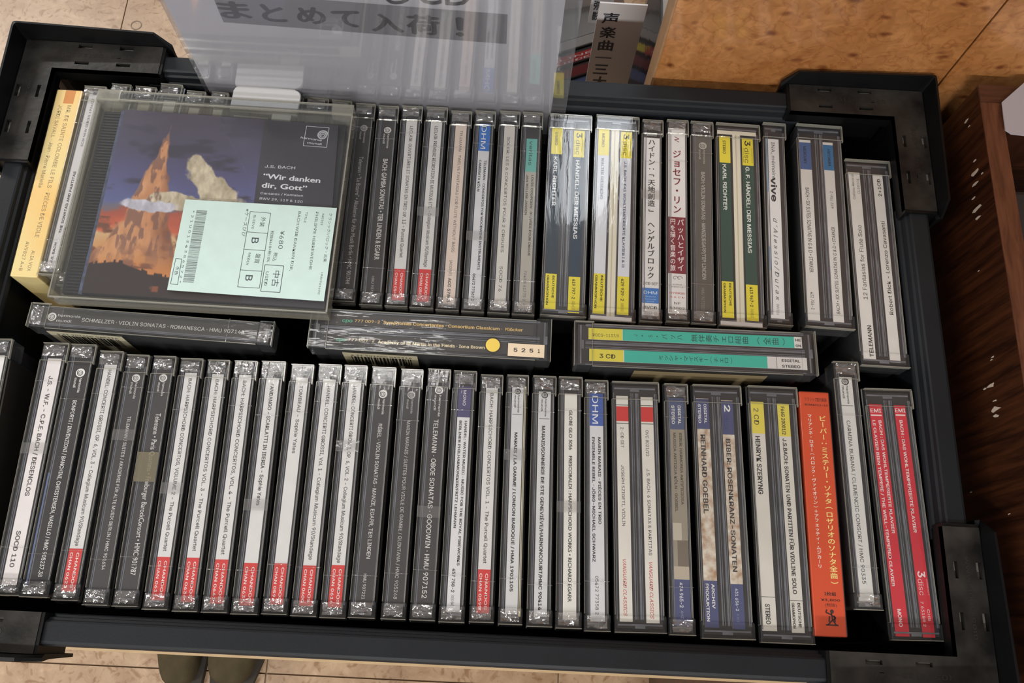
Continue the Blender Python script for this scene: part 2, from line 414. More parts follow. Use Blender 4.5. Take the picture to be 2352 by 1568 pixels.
for y0, y1 in ((YI0 + 0.002, 0.1325), (0.166, YI1 - 0.002)):
    child(slab('riser', CXM - XI + 0.002, CXM + XI - 0.002, y0, y1, DECK + 0.004, Z0 - 0.1424, M_CRATE), crate)

def bracket(cx, cy, sx, sy):
    """L-shaped corner tray: slotted floor plate, flared outer walls, inner lips and a lug below.
       cx,cy: inner corner of the crate; sx,sy: outward sense"""
    W = 0.018; L = BX; zt = RZ + 0.002; zb = RZ - 0.002
    parts = []
    def P(u, v, swap):   # u along the leg from the outer corner inwards, v across from inner edge outward
        if swap: return (cx + sx * v, cy + sy * (W - u))
        return (cx + sx * (W - u), cy + sy * v)
    bm = bmesh.new()
    def bx(u0, u1, v0, v1, z0, z1, swap, mi=0):
        a = P(u0, v0, swap); b = P(u1, v1, swap)
        add_box(bm, min(a[0], b[0]), max(a[0], b[0]), min(a[1], b[1]), max(a[1], b[1]), z0, z1, mi)
    # floor plate: rows across the width, broken at the slots
    for swap in (False, True):
        s0 = W if swap else 0.0
        slots = ((0.030, 0.038), (0.0535, 0.0615))
        rows = ((0, 0.0032, None), (0.0032, 0.0052, slots), (0.0052, 0.0142, None), (0.0142, 0.0168, slots), (0.0168, W, None))
        for v0, v1, sl in rows:
            if not sl: bx(s0, L, v0, v1, zb, zt, swap)
            else:
                u = s0
                for a, b in sl: bx(u, a, v0, v1, zb, zt, swap); u = b
                bx(u, L, v0, v1, zb, zt, swap)
    parts.append(obj('base_plate', bm, M_DUSTY)); bm = bmesh.new()
    for swap in (False, True):
        bx(0.022, L - 0.006, 0.002, 0.0175, zb + 0.0002, zb + 0.0012, swap)
    parts.append(obj('slot_floor', bm, mat('dusty_grey_plastic', (104, 102, 97), 0.7, noise=(300, 0.3)))); bm = bmesh.new()
    # outer walls: flared sheet, both legs in one, ends swept down
    zr = RZ + 0.0145; t = 0.0016; fl = 0.0016
    def wall_pts(off):
        """plan polyline of the outer wall, offset outward"""
        o = W + off
        return [(cx + sx * (W - L - 0.004), cy + sy * o), (cx + sx * (W - L + 0.003), cy + sy * o), (cx + sx * (o - 0.0025), cy + sy * o), (cx + sx * (o - 0.0009), cy + sy * (o - 0.0002)), (cx + sx * (o - 0.0002), cy + sy * (o - 0.0009)),
                (cx + sx * o, cy + sy * (o - 0.0025)), (cx + sx * o, cy + sy * (W - L + 0.003)), (cx + sx * o, cy + sy * (W - L - 0.004))]
    top = [RZ + 0.001, zr - 0.003, zr, zr, zr, zr, zr - 0.003, RZ + 0.001]
    rings = []
    for off, dz in ((0.0, 'b'), (fl, 't'), (fl + t, 't'), (t + 0.0006, 'm'), (t, 'u')):
        pl = wall_pts(off); ring_ = []
        for i, (x, y) in enumerate(pl):
            z = {'b': zt - 0.003, 't': top[i], 'm': RZ - 0.006, 'u': RZ - 0.030}[dz]
            if dz == 't' and off > fl: z = top[i] - 0.0006
            ring_.append(bm.verts.new((x, y, z)))
        rings.append(ring_)
    inner = [bm.verts.new((x, y, RZ - 0.030)) for x, y in wall_pts(0.0)]
    rings.append(inner); rings.append(rings[0])
    for a, b in zip(rings[:-1], rings[1:]):
        for i in range(len(a) - 1): bm.faces.new((a[i], a[i + 1], b[i + 1], b[i]))
    for e in (0, -1):
        ends = [r[e] for r in rings[:-1]]
        bm.faces.new(ends if e == 0 else ends[::-1])
    parts.append(obj('outer_wall', bm, M_CRATE)); bm = bmesh.new()
    # inner lip and end cheeks
    for swap in (False, True):
        bx(W, L, 0.0, 0.0012, RZ - 0.008, zt - 0.0002, swap); bx(W, L, 0.0046, 0.0058, RZ - 0.03, RZ - 0.008, swap); bx(W, L, 0.0, 0.0058, RZ - 0.009, RZ - 0.0078, swap)
        bx(L, L + 0.0016, 0.0046, W, RZ - 0.026, zt - 0.0004, swap); bx(L, L + 0.0016, 0.0, 0.0046, RZ - 0.008, zt - 0.0004, swap)
    parts.append(obj('inner_lip', bm, M_CRATE)); bm = bmesh.new()
    # corner post below
    add_box(bm, *sorted((cx + sx * .003, cx + sx * W)), *sorted((cy + sy * .003, cy + sy * W)), DECK + 0.004, zb - 0.004)
    for swap in (False, True):
        bx(W, L, 0.0052, 0.0076, DECK + 0.004, RZ - 0.030, swap)
    parts.append(obj('corner_post', bm, M_CRATE))
    return parts
brk = []
for sx in (-1, 1):
    for sy in (-1, 1):
        cx = CXM + sx * XI; cy = YI1 if sy > 0 else YI0
        b = empty('corner_bracket', (cx, cy, RZ)); b.parent = crate; b.matrix_parent_inverse = Matrix.Translation(-Vector(crate.location))
        for o in bracket(cx, cy, sx, sy):
            o.parent = b; o.matrix_parent_inverse = Matrix.Translation(-Vector((cx, cy, RZ)))
        pr = Print(0); W = 0.018
        zt = RZ + 0.0021
        DG = (34, 33, 32)
        # raised maker's lettering along both legs
        pr.z = zt
        yy = cy + sy * 0.0098
        for txt, a, c in (('(0573)25-8465', 0.022, 0.062),):
            x0, x1 = cx + sx * (W - c), cx + sx * (W - a)
            if sy > 0: x0, x1 = min(x0, x1), max(x0, x1)
            else: x0, x1 = max(x0, x1), min(x0, x1)
            pr.line(txt, (x0, yy), (x1, yy), 0.0030, DG, 0.01)
        xx = cx + sx * 0.0105
        y0, y1 = cy + sy * (W - 0.026), cy + sy * (W - 0.064)
        if sx < 0: y0, y1 = min(y0, y1), max(y0, y1)
        else: y0, y1 = max(y0, y1), min(y0, y1)
        o = pr.build('raised_lettering', b); o.matrix_parent_inverse = Matrix.Translation(-Vector((cx, cy, RZ))); pr = Print(zt)
        pr.line('www.aplus.com' if (sx, sy) != (1, 1) else '(0573)25-8465', (xx, y0), (xx, y1), 0.0030, DG, 0.01)
        o = pr.build('raised_lettering', b); o.matrix_parent_inverse = Matrix.Translation(-Vector((cx, cy, RZ)))

# cardboard scrap between crate and the brown box
a_ = onz(2200, 830, -0.01)
bm = bmesh.new()
pts = [(0.0, 0.0), (0.0, 0.062), (0.0015, 0.058), (0.0022, 0.03), (0.0016, 0.012), (0.0012, 0.0)]
add_poly(bm, pts, DECK, Z0 - 0.012)
o = obj('cardboard_scrap', bm, mat('torn_cardboard', (150, 124, 90), 0.8, noise=(200, 0.2))); o.location = (CXM + XO + 0.0005, 0.095, 0)
tag(o, 'torn tan cardboard sliver standing between the crate side and the brown box', 'cardboard')

# ============================================================ THE CASES
def fold_mesh(w, l, seed, m=4, n=5, amp=0.0011):
    """crinkled end fold of the shrink wrap"""
    rnd = random.Random(seed); bm = bmesh.new(); g = []
    for j in range(n + 1):
        row = []
        for i in range(m + 1):
            row.append(bm.verts.new((w * (i / m - 0.5) + rnd.uniform(-.08, .08) * w * (0 < i < m), l * (j / n - 0.5) + rnd.uniform(-.1, .1) * l * (0 < j < n), rnd.uniform(0, amp))))
        g.append(row)
    for j in range(n):
        for i in range(m):
            q = (g[j][i], g[j][i + 1], g[j + 1][i + 1], g[j + 1][i])
            if rnd.random() < .5: bm.faces.new((q[0], q[1], q[2])); bm.faces.new((q[0], q[2], q[3]))
            else: bm.faces.new((q[0], q[1], q[3])); bm.faces.new((q[1], q[2], q[3]))
    return bm

def quad_frame(c, z):
    """c = (v0u0, v0u1, v1u0, v1u1) photo points of the spine face on height z -> origin, yaw, width, length"""
    P = [onz(x, y, z) for x, y in c]
    top = (P[0] + P[1]) / 2; bot = (P[2] + P[3]) / 2
    d = top - bot; L = d.length; yaw = math.atan2(d.y, d.x) - math.pi / 2
    w = ((P[1] - P[0]).length + (P[3] - P[2]).length) / 2
    return (top + bot) / 2, yaw, w, L
WHITE = (232, 231, 232); GREYW = (212, 210, 210); BLACK = (22, 22, 24); DARK = (58, 56, 58); RED = (205, 52, 50)
YEL = (232, 218, 60); LW = (214, 213, 214)

class Case:
    def __init__(s, name, c, label, cat='CD case', z=0.0, axis='y', group=None, sleeve=True, ear=True, fold=True, double=False, depth=0.142,
                 tray=None, card=None, L=None):
        s.c, s.yaw, s.w, s.L = quad_frame(c, z); s.z = z; s.axis = axis; s.label_n = 0
        s.w = min(s.w, 0.0275 if double else 0.0134)
        s.root = empty(name, s.c, label, cat, s.yaw, group); w, L = s.w, s.L; R_ = s.root
        s.cols = []
        if card:
            bm = bmesh.new(); add_rbox(bm, -w / 2, w / 2, -L / 2, L / 2, -depth, 0, 0.0006)
            obj('cardboard_sleeve', bm, card, R_); s.top = 0.00005
            bm = bmesh.new(); add_rbox(bm, -w / 2 - .0003, w / 2 + .0003, -L / 2 - .0003, L / 2 + .0003, -depth, 0.0005, 0.0008)
            obj('shrink_wrap', bm, M_FILMFLAT, R_)
            s.c0 = -w / 2
            return
        # black open-ended keeper around the case
        if sleeve:
            bm = bmesh.new(); q = 0.0008
            add_rbox(bm, -w / 2 - 0.0003, w / 2 + q, -L / 2 - 0.0012, L / 2 + 0.0012, -depth, -0.0034, 0.0009)
            obj('black_keeper', bm, M_BLACK, R_)
        # dark inner tray with ribs beside the label
        bm = bmesh.new()
        add_box(bm, -w / 2 + 0.0011, w / 2 - 0.0011, -L / 2 + 0.002, L / 2 - 0.002, -depth + 0.001, -0.0011, 0)
        ribs = ((0.16, .012, 1), (0.22, .02, 1), (0.90, .014, 1), (0.95, .01, 1)) if not double else ((0.05, .008, 1), (0.42, .012, 1), (0.46, .006, 1), (0.53, .02, 1), (0.57, .008, 1), (0.93, .012, 1), (0.96, .006, 1))
        for u, dw, mi in ribs:
            x = -w / 2 + u * w; add_box(bm, x - dw * w, x + dw * w, -L / 2 + 0.006, L / 2 - 0.006, -0.0011, -0.0007, mi)
        for k in (-1, 1):    # end webs of the tray
            y = k * (L / 2 - 0.0035)
            add_box(bm, -w / 2 + 0.0015, w / 2 - 0.0015, y - 0.0004, y + 0.0004, -0.0011, -0.0006, 1)
            add_box(bm, -w * .1, w * .1, y - 0.0016, y - 0.0002 * k, -0.0011, -0.0007, 1)
        obj('tray', bm, [M_TRAY if tray is None else tray, M_RIB], R_)
        # clear shell: body and the wider hinge ears at both ends
        bm = bmesh.new()
        add_rbox(bm, -w / 2, w / 2 - 0.0004, -L / 2 + 0.0078, L / 2 - 0.0095, -depth, 0, 0.00035, 0, 1)
        obj('shell', bm, M_CLEAR, R_)
        for y0, y1 in ((L / 2 - 0.0095, L / 2), (-L / 2, -L / 2 + 0.0078)):
            bm = bmesh.new()
            add_rbox(bm, -w / 2 + (0.0004 if y0 > 0 else 0), w / 2 + 0.0005, y0, y1, -0.012, 0.0003, 0.0005, 0, 1)
            obj('hinge_ear', bm, M_CLEAR, R_)
        # lighter edges where the plastic is seen end on
        bm = bmesh.new(); e = 0.00028
        add_box(bm, w / 2 - 0.0009, w / 2 - 0.0009 + e, -L / 2 + 0.008, L / 2 - 0.0095, -0.001, 0.0001)
        add_box(bm, -w / 2 + 0.0001, -w / 2 + 0.0001 + e * .7, -L / 2 + 0.008, L / 2 - 0.0095, -0.001, 0.0001)
        add_box(bm, -w / 2 + .0004, w / 2 + .0004, L / 2 - 0.0003, L / 2 + 0.0001, -0.002, 0.00045)
        add_box(bm, -w / 2, w / 2 + .0004, -L / 2 - 0.0001, -L / 2 + 0.0003, -0.002, 0.00045)
        add_box(bm, -w / 2 + .0004, w / 2, L / 2 - 0.0096, L / 2 - 0.0094, 0.0, 0.00045)
        add_box(bm, w / 2 + .0001, w / 2 + .0006, L / 2 - 0.0105, L / 2 - 0.0005, -0.001, 0.00045)
        obj('edge', bm, M_EDGE, R_)['kind'] = 'stuff'
        if fold:
            sd = int(abs(c[0][0]) * 3) % 97
            for k, y in ((1, L / 2 - 0.0045), (-1, -L / 2 + 0.0042)):
                o = obj('wrap_fold', fold_mesh(w * .8, 0.0058, sd + k), M_FILM, R_); o.location = (0, y, 0.0004)
            bm = bmesh.new()
            for y in (L / 2 - L * (.14 + .1 * ((sd * 7) % 10) / 10), -L / 2 + L * .17):
                y += 0.002 * math.sin(sd)
                add_box(bm, -w / 2, w / 2, y - 0.00012, y + 0.00012, 0, 0.00012)
            obj('film_seam', bm, M_FILM, R_)['kind'] = 'stuff'
            if sd % 3 == 0 and not double:      # overlap of the wrap, a faint band across the spine
                y = L * (.16 - .05 * (sd % 7)); bm = bmesh.new(); add_box(bm, -w / 2 - .0001, w / 2 - .0003, y - .0026, y + .0026, 0.0001, 0.00016)
                add_box(bm, -w / 2, w / 2 - .0003, y + .0026, y + .0028, 0.0001, 0.0002); add_box(bm, -w / 2, w / 2 - .0003, y - .0028, y - .0026, 0.0001, 0.0002)
                obj('film_band', bm, clear('double_wrap_film', (.95, .95, .95), .12, 1.45, bump=(200, .4), milky=.05, milk=(220, 220, 220), boost=.0), R_)['kind'] = 'stuff'
    def vy(s, px):
        """local y of the photo row (or column) px on the case's centre line"""
        a, b = -0.08, 0.08
        k = 1 if s.axis == 'y' else 0
        def pj(ly):
            P = s.c + Vector((-math.sin(s.yaw), math.cos(s.yaw), 0)) * ly
            v = RR @ np.array([P.x, P.y, P.z - Z0 - CAMH]); return (FPX * v[1 - (1 - k)] / v[2] + (784 if k else 1176))
        fa, fb = pj(a), pj(b)
        for _ in range(40):
            m = (a + b) / 2; fm = pj(m)
            if (fm - px) * (fa - px) > 0: a, fa = m, fm
            else: b = m
        return (a + b) / 2
    def label(s, u0, u1, y0, y1, rgb, blocks=(), texts=(), logo=None, z=-0.00075, nm='spine_label', mat_=None):
        w = s.w; X0, X1 = -w / 2 + u0 * w, -w / 2 + u1 * w; Y0, Y1 = s.vy(y0), s.vy(y1)
        bm = bmesh.new()
        if z < 0: add_box(bm, X0, X1, Y1, Y0, z - 0.0003, z)
        else: add_box(bm, X0, X1, Y1, Y0, z, z + 0.00004); z += 0.00004
        lb = obj(nm, bm, mat_ or paper(rgb), s.root)
        pr = Print(z + 0.00002); W = X1 - X0
        for b in blocks:
            if len(b) == 3: b = (*b, 0, 1)
            pr.rect(X0 + b[3] * W, X0 + b[4] * W, s.vy(b[2]), s.vy(b[1]), b[0])
        pr.z += 0.00003
        if logo:     # spiral roundel with two lines of small type: (y0, y1, colour, ground)
            a, b, fg, bg = logo[:4]; ya, yb = s.vy(a), s.vy(b); ll = ya - yb
            r = W * .27; cy = ya - r; cxx = X0 + W * .5
            pr.disc((cxx, cy), r, fg); pr.z += 0.00001
            pr.spiral((cxx, cy), r * .72, bg, 2.1, 2.2, .26)
            pr.line('harmonia', (cxx + W * .13, cy - r * 1.2), (cxx + W * .13, yb), W * .21, fg, 0.012)
            pr.line('mundi', (cxx - W * .17, cy - r * 1.2), (cxx - W * .17, yb + ll * .2), W * .21, fg, 0.012)
        for t in texts:
            st, a, b, uc, cap, rgbt = t[:6]; kw = t[6] if len(t) > 6 else {}
            x = X0 + uc * W; ya, yb = s.vy(a), s.vy(b)
            if kw.get('across'):      # upright small type across the label, a,b = top and bottom rows
                hw = kw.get('half', .42) * W
                pr.line(st, (x - hw, (ya + yb) / 2), (x + hw, (ya + yb) / 2), abs(ya - yb), rgbt, kw.get('bold', 0.0))
            elif kw.get('col'): pr.column(st, (x, ya), (x, yb), cap * W, rgbt, kw.get('bold', 0.0))
            elif kw.get('up'): pr.line(st, (x, yb), (x, ya), cap * W, rgbt, kw.get('bold', 0.0), kw.get('shear', 0.0))
            else: pr.line(st, (x, ya), (x, yb), cap * W, rgbt, kw.get('bold', 0.0), kw.get('shear', 0.0))
        if pr.v: pr.build('lettering', lb)
        return lb, pr
M_FILMFLAT = clear('flat_wrap_film', (0.97, 0.97, 0.96), 0.09, 1.45, bump=(45, 0.55), stretch=(2.5, .5, 1), milky=0.02)

def q(tl, tr, bl, br): return (tl, tr, bl, br)
FG = 'front row of standing CD cases'; BG = 'back row of standing CD cases'
B = dict(bold=0.028)

# ---- front row, left to right
def chandos(num, y0, yr, y1, title, t0, t1, uc=.62, k=1):
    return dict(rgb=LW, y0=y0, y1=y1, blocks=[(RED, yr, y1)],
                texts=[(title, t0, t1, .57, .40, (90, 88, 90), dict(bold=.012)), ('CHANDOS', yr + 9, y1 - 8, .74, .29, (240, 225, 225), dict(bold=.018)), ('CHAN ' + num, yr + 9, y1 - 8, .28, .29, (240, 225, 225), dict(bold=.018))])
def single(c, label, d, group=FG, u0=.29, u1=.82, **kw):
    k = Case('cd_case', c, label, group=group, **kw)
    k.label(d.get('u0', u0), d.get('u1', u1), d['y0'], d['y1'], d['rgb'], d.get('blocks', ()), d.get('texts', ()), d.get('logo'))
    return k
def hm(y0, y1, l0, l1, texts, rgb=DARK, fg=(216, 214, 214), **k):
    return dict(rgb=rgb, y0=y0, y1=y1, logo=(l0, l1, fg, rgb), texts=texts, u0=k.get('u0', .24), u1=k.get('u1', .9))
TW = (214, 212, 212)

# leftmost, cut by the frame: dark-sided case leaning apart
c0 = Case('cd_case', q((-24, 776), (28, 781), (-140, 1352), (-88, 1356)), 'CD case at the left edge of the photo with its dark printed side exposed', group=FG, sleeve=False, z=.008, depth=.150)
c0.label(.3, .8, 815, 1340, WHITE)
bm = bmesh.new(); add_box(bm, c0.w / 2 + 0.0001, c0.w / 2 + 0.0009, -c0.L / 2 + .003, c0.L / 2 - .011, -0.138, -0.0012)
cov = obj('booklet', bm, mat('dark_booklet', (40, 37, 34), 0.35, coat=.6), c0.root)
pr = Print(0); pr.line('H', (0, 0), (0.012, 0), 0.012, (120, 104, 70)); pr.line('Tra', (0, -.013), (0.013, -.013), 0.006, (120, 104, 70)); pr.line('dellas', (0, -.022), (0.014, -.022), 0.003, (120, 104, 70))
o = pr.build('lettering', cov); o.rotation_euler = (math.radians(90), 0, math.radians(90)); o.location = (c0.w / 2 + 0.00095, -0.01, -0.03); tag(o, 'dull gold lettering')

single(q((100, 785), (157, 790), (-22, 1362), (42, 1372)), 'pale pinkish spine with grey lettering and no red block, near the left edge, front row',
       dict(rgb=(230, 224, 226), y0=822, y1=1342, texts=[('J.S. - W.F. - C.P.E. BACH / DESENCLOS', 862, 1138, .55, .42, (92, 88, 92), B), ('SOCD 110', 1218, 1302, .5, .42, (92, 88, 92), B)]), sleeve=False)
k = single(q((163, 788), (221, 794), (45, 1371), (107, 1371)), 'near-black spine with a blue strip low on its left side, front row',
           hm(836, 1352, 845, 900, [('BONPORTI / INVENZIONI / BANCHINI, CHRISTENSEN, NASILLO / HMC 905237.38', 918, 1324, .55, .32, (235, 235, 235), dict(bold=.008))], rgb=(44, 42, 44), fg=(236, 236, 236)), sleeve=False)
k.label(.1, .17, 1085, 1345, (86, 104, 150), nm='side_strip')
single(q((229, 805), (283, 808), (118, 1378), (177, 1379)), 'leftmost of the white-and-red spines in the front row, between two dark spines',
       chandos('0622', 836, 1259, 1358, 'HANDEL: CONCERTI GROSSI, OP. 6, VOL. 3 - Collegium Musicum 90/Standage', 848, 1253))
single(q((291, 814), (342, 816), (188, 1389), (245, 1390)), 'dark grey spine between the leftmost white-and-red spine and the dark spine mended with tape',
       hm(846, 1368, 858, 914, [('TELEMANN / SUITES / AKADEMIE FÜR ALTE MUSIK BERLIN / HMC 901654', 955, 1308, .55, .3, TW, dict(bold=.008))]))
k = single(q((353, 816), (403, 820), (256, 1392), (314, 1393)), 'dark grey spine with a yellowed square of tape across its middle, front row',
           hm(846, 1372, 858, 908, [('Telemann • Paris Quartets • Freiburger BarockConsort • HMC 901787', 948, 1320, .58, .34, TW, dict(bold=.008))]))
k.label(.05, .93, 1038, 1106, (150, 144, 128), z=0.0003, nm='tape_patch', mat_=clear('yellowed_tape', (.85, .83, .76), .3, 1.4, milky=.24, milk=(168, 160, 138)))
for c, num, a, r, b, t, t0, t1, lab in (
    (q((415, 822), (465, 825), (325, 1399), (383, 1400)), '0611', 855, 1278, 1378, 'BACH: HARPSICHORD CONCERTOS, VOLUME 2 - The Purcell Quartet', 868, 1265, 'white spine with red foot, directly right of the dark spine mended with tape'),
    (q((477, 826), (526, 828), (394, 1403), (451, 1405)), '0636', 858, 1280, 1382, 'BACH: HARPSICHORD CONCERTOS VOL. 3 - The Purcell Quartet', 870, 1265, 'white spine with red foot, second to the right of the dark spine mended with tape'),
    (q((538, 826), (590, 832), (461, 1406), (519, 1407)), '0641', 860, 1284, 1386, 'BACH: HARPSICHORD CONCERTOS, VOL. 4 - The Purcell Quartet', 873, 1273, 'white spine with red foot, third to the right of the dark spine mended with tape'),
    (q((600, 828), (655, 832), (529, 1410), (588, 1411)), '0635', 867, 1292, 1390, 'FANDANGO - SCARLATTI IN IBERIA - Sophie Yates', 880, 1160, 'white spine whose lettering stops past the middle, blank above a clear bright red foot block'),
    (q((668, 836), (720, 838), (600, 1410), (656, 1411)), '0596', 866, 1293, 1388, 'TOMBEAU - Sophie Yates', 884, 1040, 'white spine with only short lettering at the top, blank down to its red foot block'),
    (q((731, 834), (783, 840), (666, 1414), (724, 1416)), '0600', 870, 1298, 1391, 'HANDEL: CONCERTI GROSSI, Vol. 1 - Collegium Musicum 90/Standage', 886, 1285, 'white spine with red foot block, directly right of the nearly blank white one, front row'),
    (q((790, 836), (842, 843), (733, 1418), (791, 1420)), '0616', 872, 1297, 1394, 'HANDEL: CONCERTI GROSSI, OP. 6, VOL. 2 - Collegium Musicum 90/Standage', 886, 1292, 'white spine with red foot block, directly left of the three dark grey spines, front row')):
    d = chandos(num, a, r, b, t, t0, t1)
    if num == '0635': d['texts'][0] = (*d['texts'][0][:5], (40, 38, 40), dict(bold=.012))
    single(c, lab, d)
single(q((855, 842), (907, 845), (797, 1418), (860, 1420)), 'leftmost of the three adjacent dark grey spines in the middle of the front row',
       hm(886, 1400, 894, 950, [('RÉBEL · VIOLIN SONATAS · MANZE, EGARR, TER LINDEN', 972, 1282, .55, .32, TW, dict(bold=.008)), ('HMU 907221', 1317, 1375, .45, .26, TW)]))
single(q((920, 847), (971, 850), (874, 1421), (929, 1423)), 'middle one of the three adjacent dark grey spines in the front row, faint small roundel',
       hm(886, 1402, 897, 948, [('MARIN MARAIS / SUITES POUR VIOLE DE GAMBE / QUINTANA / HMC 905248', 965, 1375, .5, .32, (196, 194, 194))], fg=(170, 168, 168)))
single(q((981, 846), (1035, 850), (941, 1424), (996, 1425)), 'dark grey spine with larger white capitals, left of the spine with a purple head',
       hm(880, 1402, 886, 955, [('TELEMANN · OBOE SONATAS · GOODWIN · HMU 907152', 962, 1373, .5, .42, (222, 220, 220), dict(bold=.008))]))
single(q((1041, 850), (1094, 854), (1007, 1428), (1064, 1430)), 'white spine with a purple head block and two lines of bold small capitals',
       dict(rgb=(216, 217, 222), y0=886, y1=1405, blocks=[((74, 68, 112), 886, 957)],
            texts=[('MONO', 895, 930, .55, .34, WHITE), ('HANDEL: WATER MUSIC · MUSIC FOR THE ROYAL FIREWORKS', 965, 1298, .75, .27, (60, 60, 66), B), ('BERLINER PHILHARMONIKER/FRITZ LEHMANN', 965, 1212, .32, .27, (60, 60, 66), B),
                   ('457 758-2', 1305, 1360, .45, .32, (50, 50, 56), B), ('|G|O|R|', 1366, 1390, .45, .26, (90, 90, 96))]))
single(q((1103, 860), (1154, 862), (1077, 1428), (1132, 1430)), 'rightmost white spine with a red foot block in the front row',
       chandos('0595', 890, 1307, 1408, 'BACH: HARPSICHORD CONCERTOS VOL. 1 - The Purcell Quartet', 902, 1293))
def hmw(y0, y1, l0, l1, yl, texts): return dict(rgb=(208, 210, 214), y0=y0, y1=y1, logo=(l0, l1, (52, 52, 56), (208, 210, 214)), texts=texts, blocks=[((90, 90, 94), yl, yl + 1.2, .08, .92)])
k = single(q((1164, 860), (1212, 863), (1143, 1432), (1198, 1436)), 'white spine with a cream strip along its right edge and black serif capitals',
           hmw(888, 1410, 891, 946, 950, [('MARAIS / LA GAMME / LONDON BAROQUE / HMA 1901105', 992, 1358, .5, .36, (50, 50, 54), B)]))
k.label(.86, .95, 886, 1415, (226, 214, 178), nm='side_strip')
single(q((1223, 862), (1276, 865), (1209, 1438), (1266, 1440)), 'white spine with black roundel and a fine rule, left of the plain white small-serif spine',
       hmw(898, 1416, 899, 955, 960, [('MARAIS/SONNERIE DE STE GENEVIÈVE/HARNONCOURT/HMC 90414', 977, 1401, .5, .36, (50, 50, 54), B)]))
single(q((1281, 864), (1337, 867), (1277, 1442), (1333, 1444)), 'plain creamy white spine with small spaced serif capitals, directly left of the blue-headed one',
       dict(rgb=(226, 225, 221), y0=903, y1=1424, texts=[('GLOBE GLO 5056    FRESCOBALDI : HARPSICHORD WORKS • RICHARD EGARR', 941, 1382, .5, .27, (60, 60, 60), B)]))
single(q((1341, 871), (1395, 875), (1343, 1448), (1400, 1451)), 'white spine with a bright blue head block in the front row',
       dict(rgb=(214, 216, 222), y0=903, y1=1427, u0=.25, blocks=[((62, 92, 172), 903, 977)],
            texts=[('DHM', 908, 972, .5, .62, (232, 236, 242)), ('MARIN MARAIS · PIÈCES EN TRIO', 1003, 1203, .74, .27, (44, 46, 54), B), ('ENSEMBLE REBEL · JÖRG-MICHAEL SCHWARZ', 1003, 1290, .3, .27, (44, 46, 54), B), ('05472 77358 2', 1322, 1411, .5, .32, (44, 46, 54))]))

def double(c, lab, u, left, right, group=FG, **kw):
    k = Case('double_cd_case', c, lab, double=True, group=group, fold=kw.pop('fold', False), **kw)
    for (a, b), d in zip(u, (left, right)):
        k.label(a, b, d['y0'], d['y1'], d['rgb'], d.get('blocks', ()), d.get('texts', ()), mat_=d.get('mat'))
    return k
VR = (196, 70, 72); VB = (52, 50, 54)
vb = [(VB, 929, 930.6), (RED, 933, 967), (VB, 971, 972.6)]
double(q((1405, 874), (1510, 880), (1412, 1449), (1531, 1457)), 'wide double case with two creamy labels, each with a red block near the head', ((.10, .355), (.625, .885)),
       dict(rgb=(222, 220, 214), y0=909, y1=1428, blocks=vb, texts=[('2-CD SET', 981, 1028, .5, .34, VB), ('JOSEPH SZIGETI, VIOLIN', 1068, 1208, .5, .34, VB), ('VANGUARD CLASSICS', 1285, 1415, .5, .38, VR, dict(shear=.3))]),
       dict(rgb=(222, 220, 214), y0=910, y1=1430, blocks=vb, texts=[('OVC 8021/22', 986, 1046, .5, .34, VB), ('J.S. BACH: 6 SONATAS & PARTITAS', 1075, 1274, .5, .34, VB), ('VANGUARD CLASSICS', 1290, 1420, .5, .38, VR, dict(shear=.3))]))
AB = (72, 78, 122)
single(q((1524, 880), (1577, 883), (1539, 1457), (1597, 1460)), 'single case with slate-blue head and foot blocks and a blurred taupe picture spine',
       dict(rgb=(150, 142, 128), y0=913, y1=1438, u0=.22, u1=.86, blocks=[((78, 88, 124), 913, 985), ((190, 182, 168), 1200, 1240, 0, .6), ((116, 106, 94), 1240, 1300, .3, 1), ((182, 172, 156), 1300, 1330), (AB, 1330, 1438)],
            texts=[('DIGITAL', 930, 973, .72, .26, WHITE, B), ('STEREO', 930, 973, .3, .26, WHITE, B), ('BIBER: HARMONIA ARTIFICIOSA', 993, 1158, .75, .24, (92, 86, 78), B), ('MUSICA ANTIQUA KÖLN · GOEBEL', 993, 1175, .35, .24, (92, 86, 78), B), ('474 965-2', 1337, 1395, .5, .32, (210, 212, 222), B), ('AHZ', 1402, 1420, .5, .22, (160, 164, 190))]))
M_STREAK = mat('brown_streaked_paper', (222, 216, 204), 0.55, 0.35, noise=(260, 0), mix=(168, 134, 106))
double(q((1588, 882), (1700, 887), (1614, 1465), (1733, 1470)), 'wide double case with navy head and foot blocks and brown-flecked labels with large bold capitals', ((.08, .34), (.6, .84)),
       dict(rgb=(222, 216, 204), mat=M_STREAK, y0=915, y1=1442, blocks=[(AB, 916, 985), (AB, 1334, 1442)], texts=[('DIGITAL', 928, 972, .74, .28, WHITE, B), ('STEREO', 928, 972, .28, .28, WHITE, B), ('REINHARD GOEBEL', 998, 1180, .5, .52, (66, 62, 62), B), ('ARCHIV', 1341, 1398, .72, .3, WHITE, B), ('PRODUKTION', 1341, 1428, .28, .3, WHITE, B)]),
       dict(rgb=(222, 216, 204), mat=M_STREAK, y0=917, y1=1444, blocks=[(AB, 919, 996), (AB, 1340, 1444)], texts=[('2', 928, 944, .5, .7, WHITE, B), ('disc', 952, 990, .45, .55, (60, 66, 108)), ('COMPACT', 952, 990, .88, .14, (60, 66, 108)), ('DIGITAL AUDIO', 952, 990, .1, .12, (60, 66, 108)),
             ('BIBER: ROSENKRANZ-SONATEN', 1006, 1312, .5, .52, (66, 62, 62), B), ('431 656-2', 1350, 1402, .5, .34, (200, 204, 222), B), ('A H 2', 1408, 1428, .5, .26, (130, 134, 170))]))
INK = (52, 50, 52)
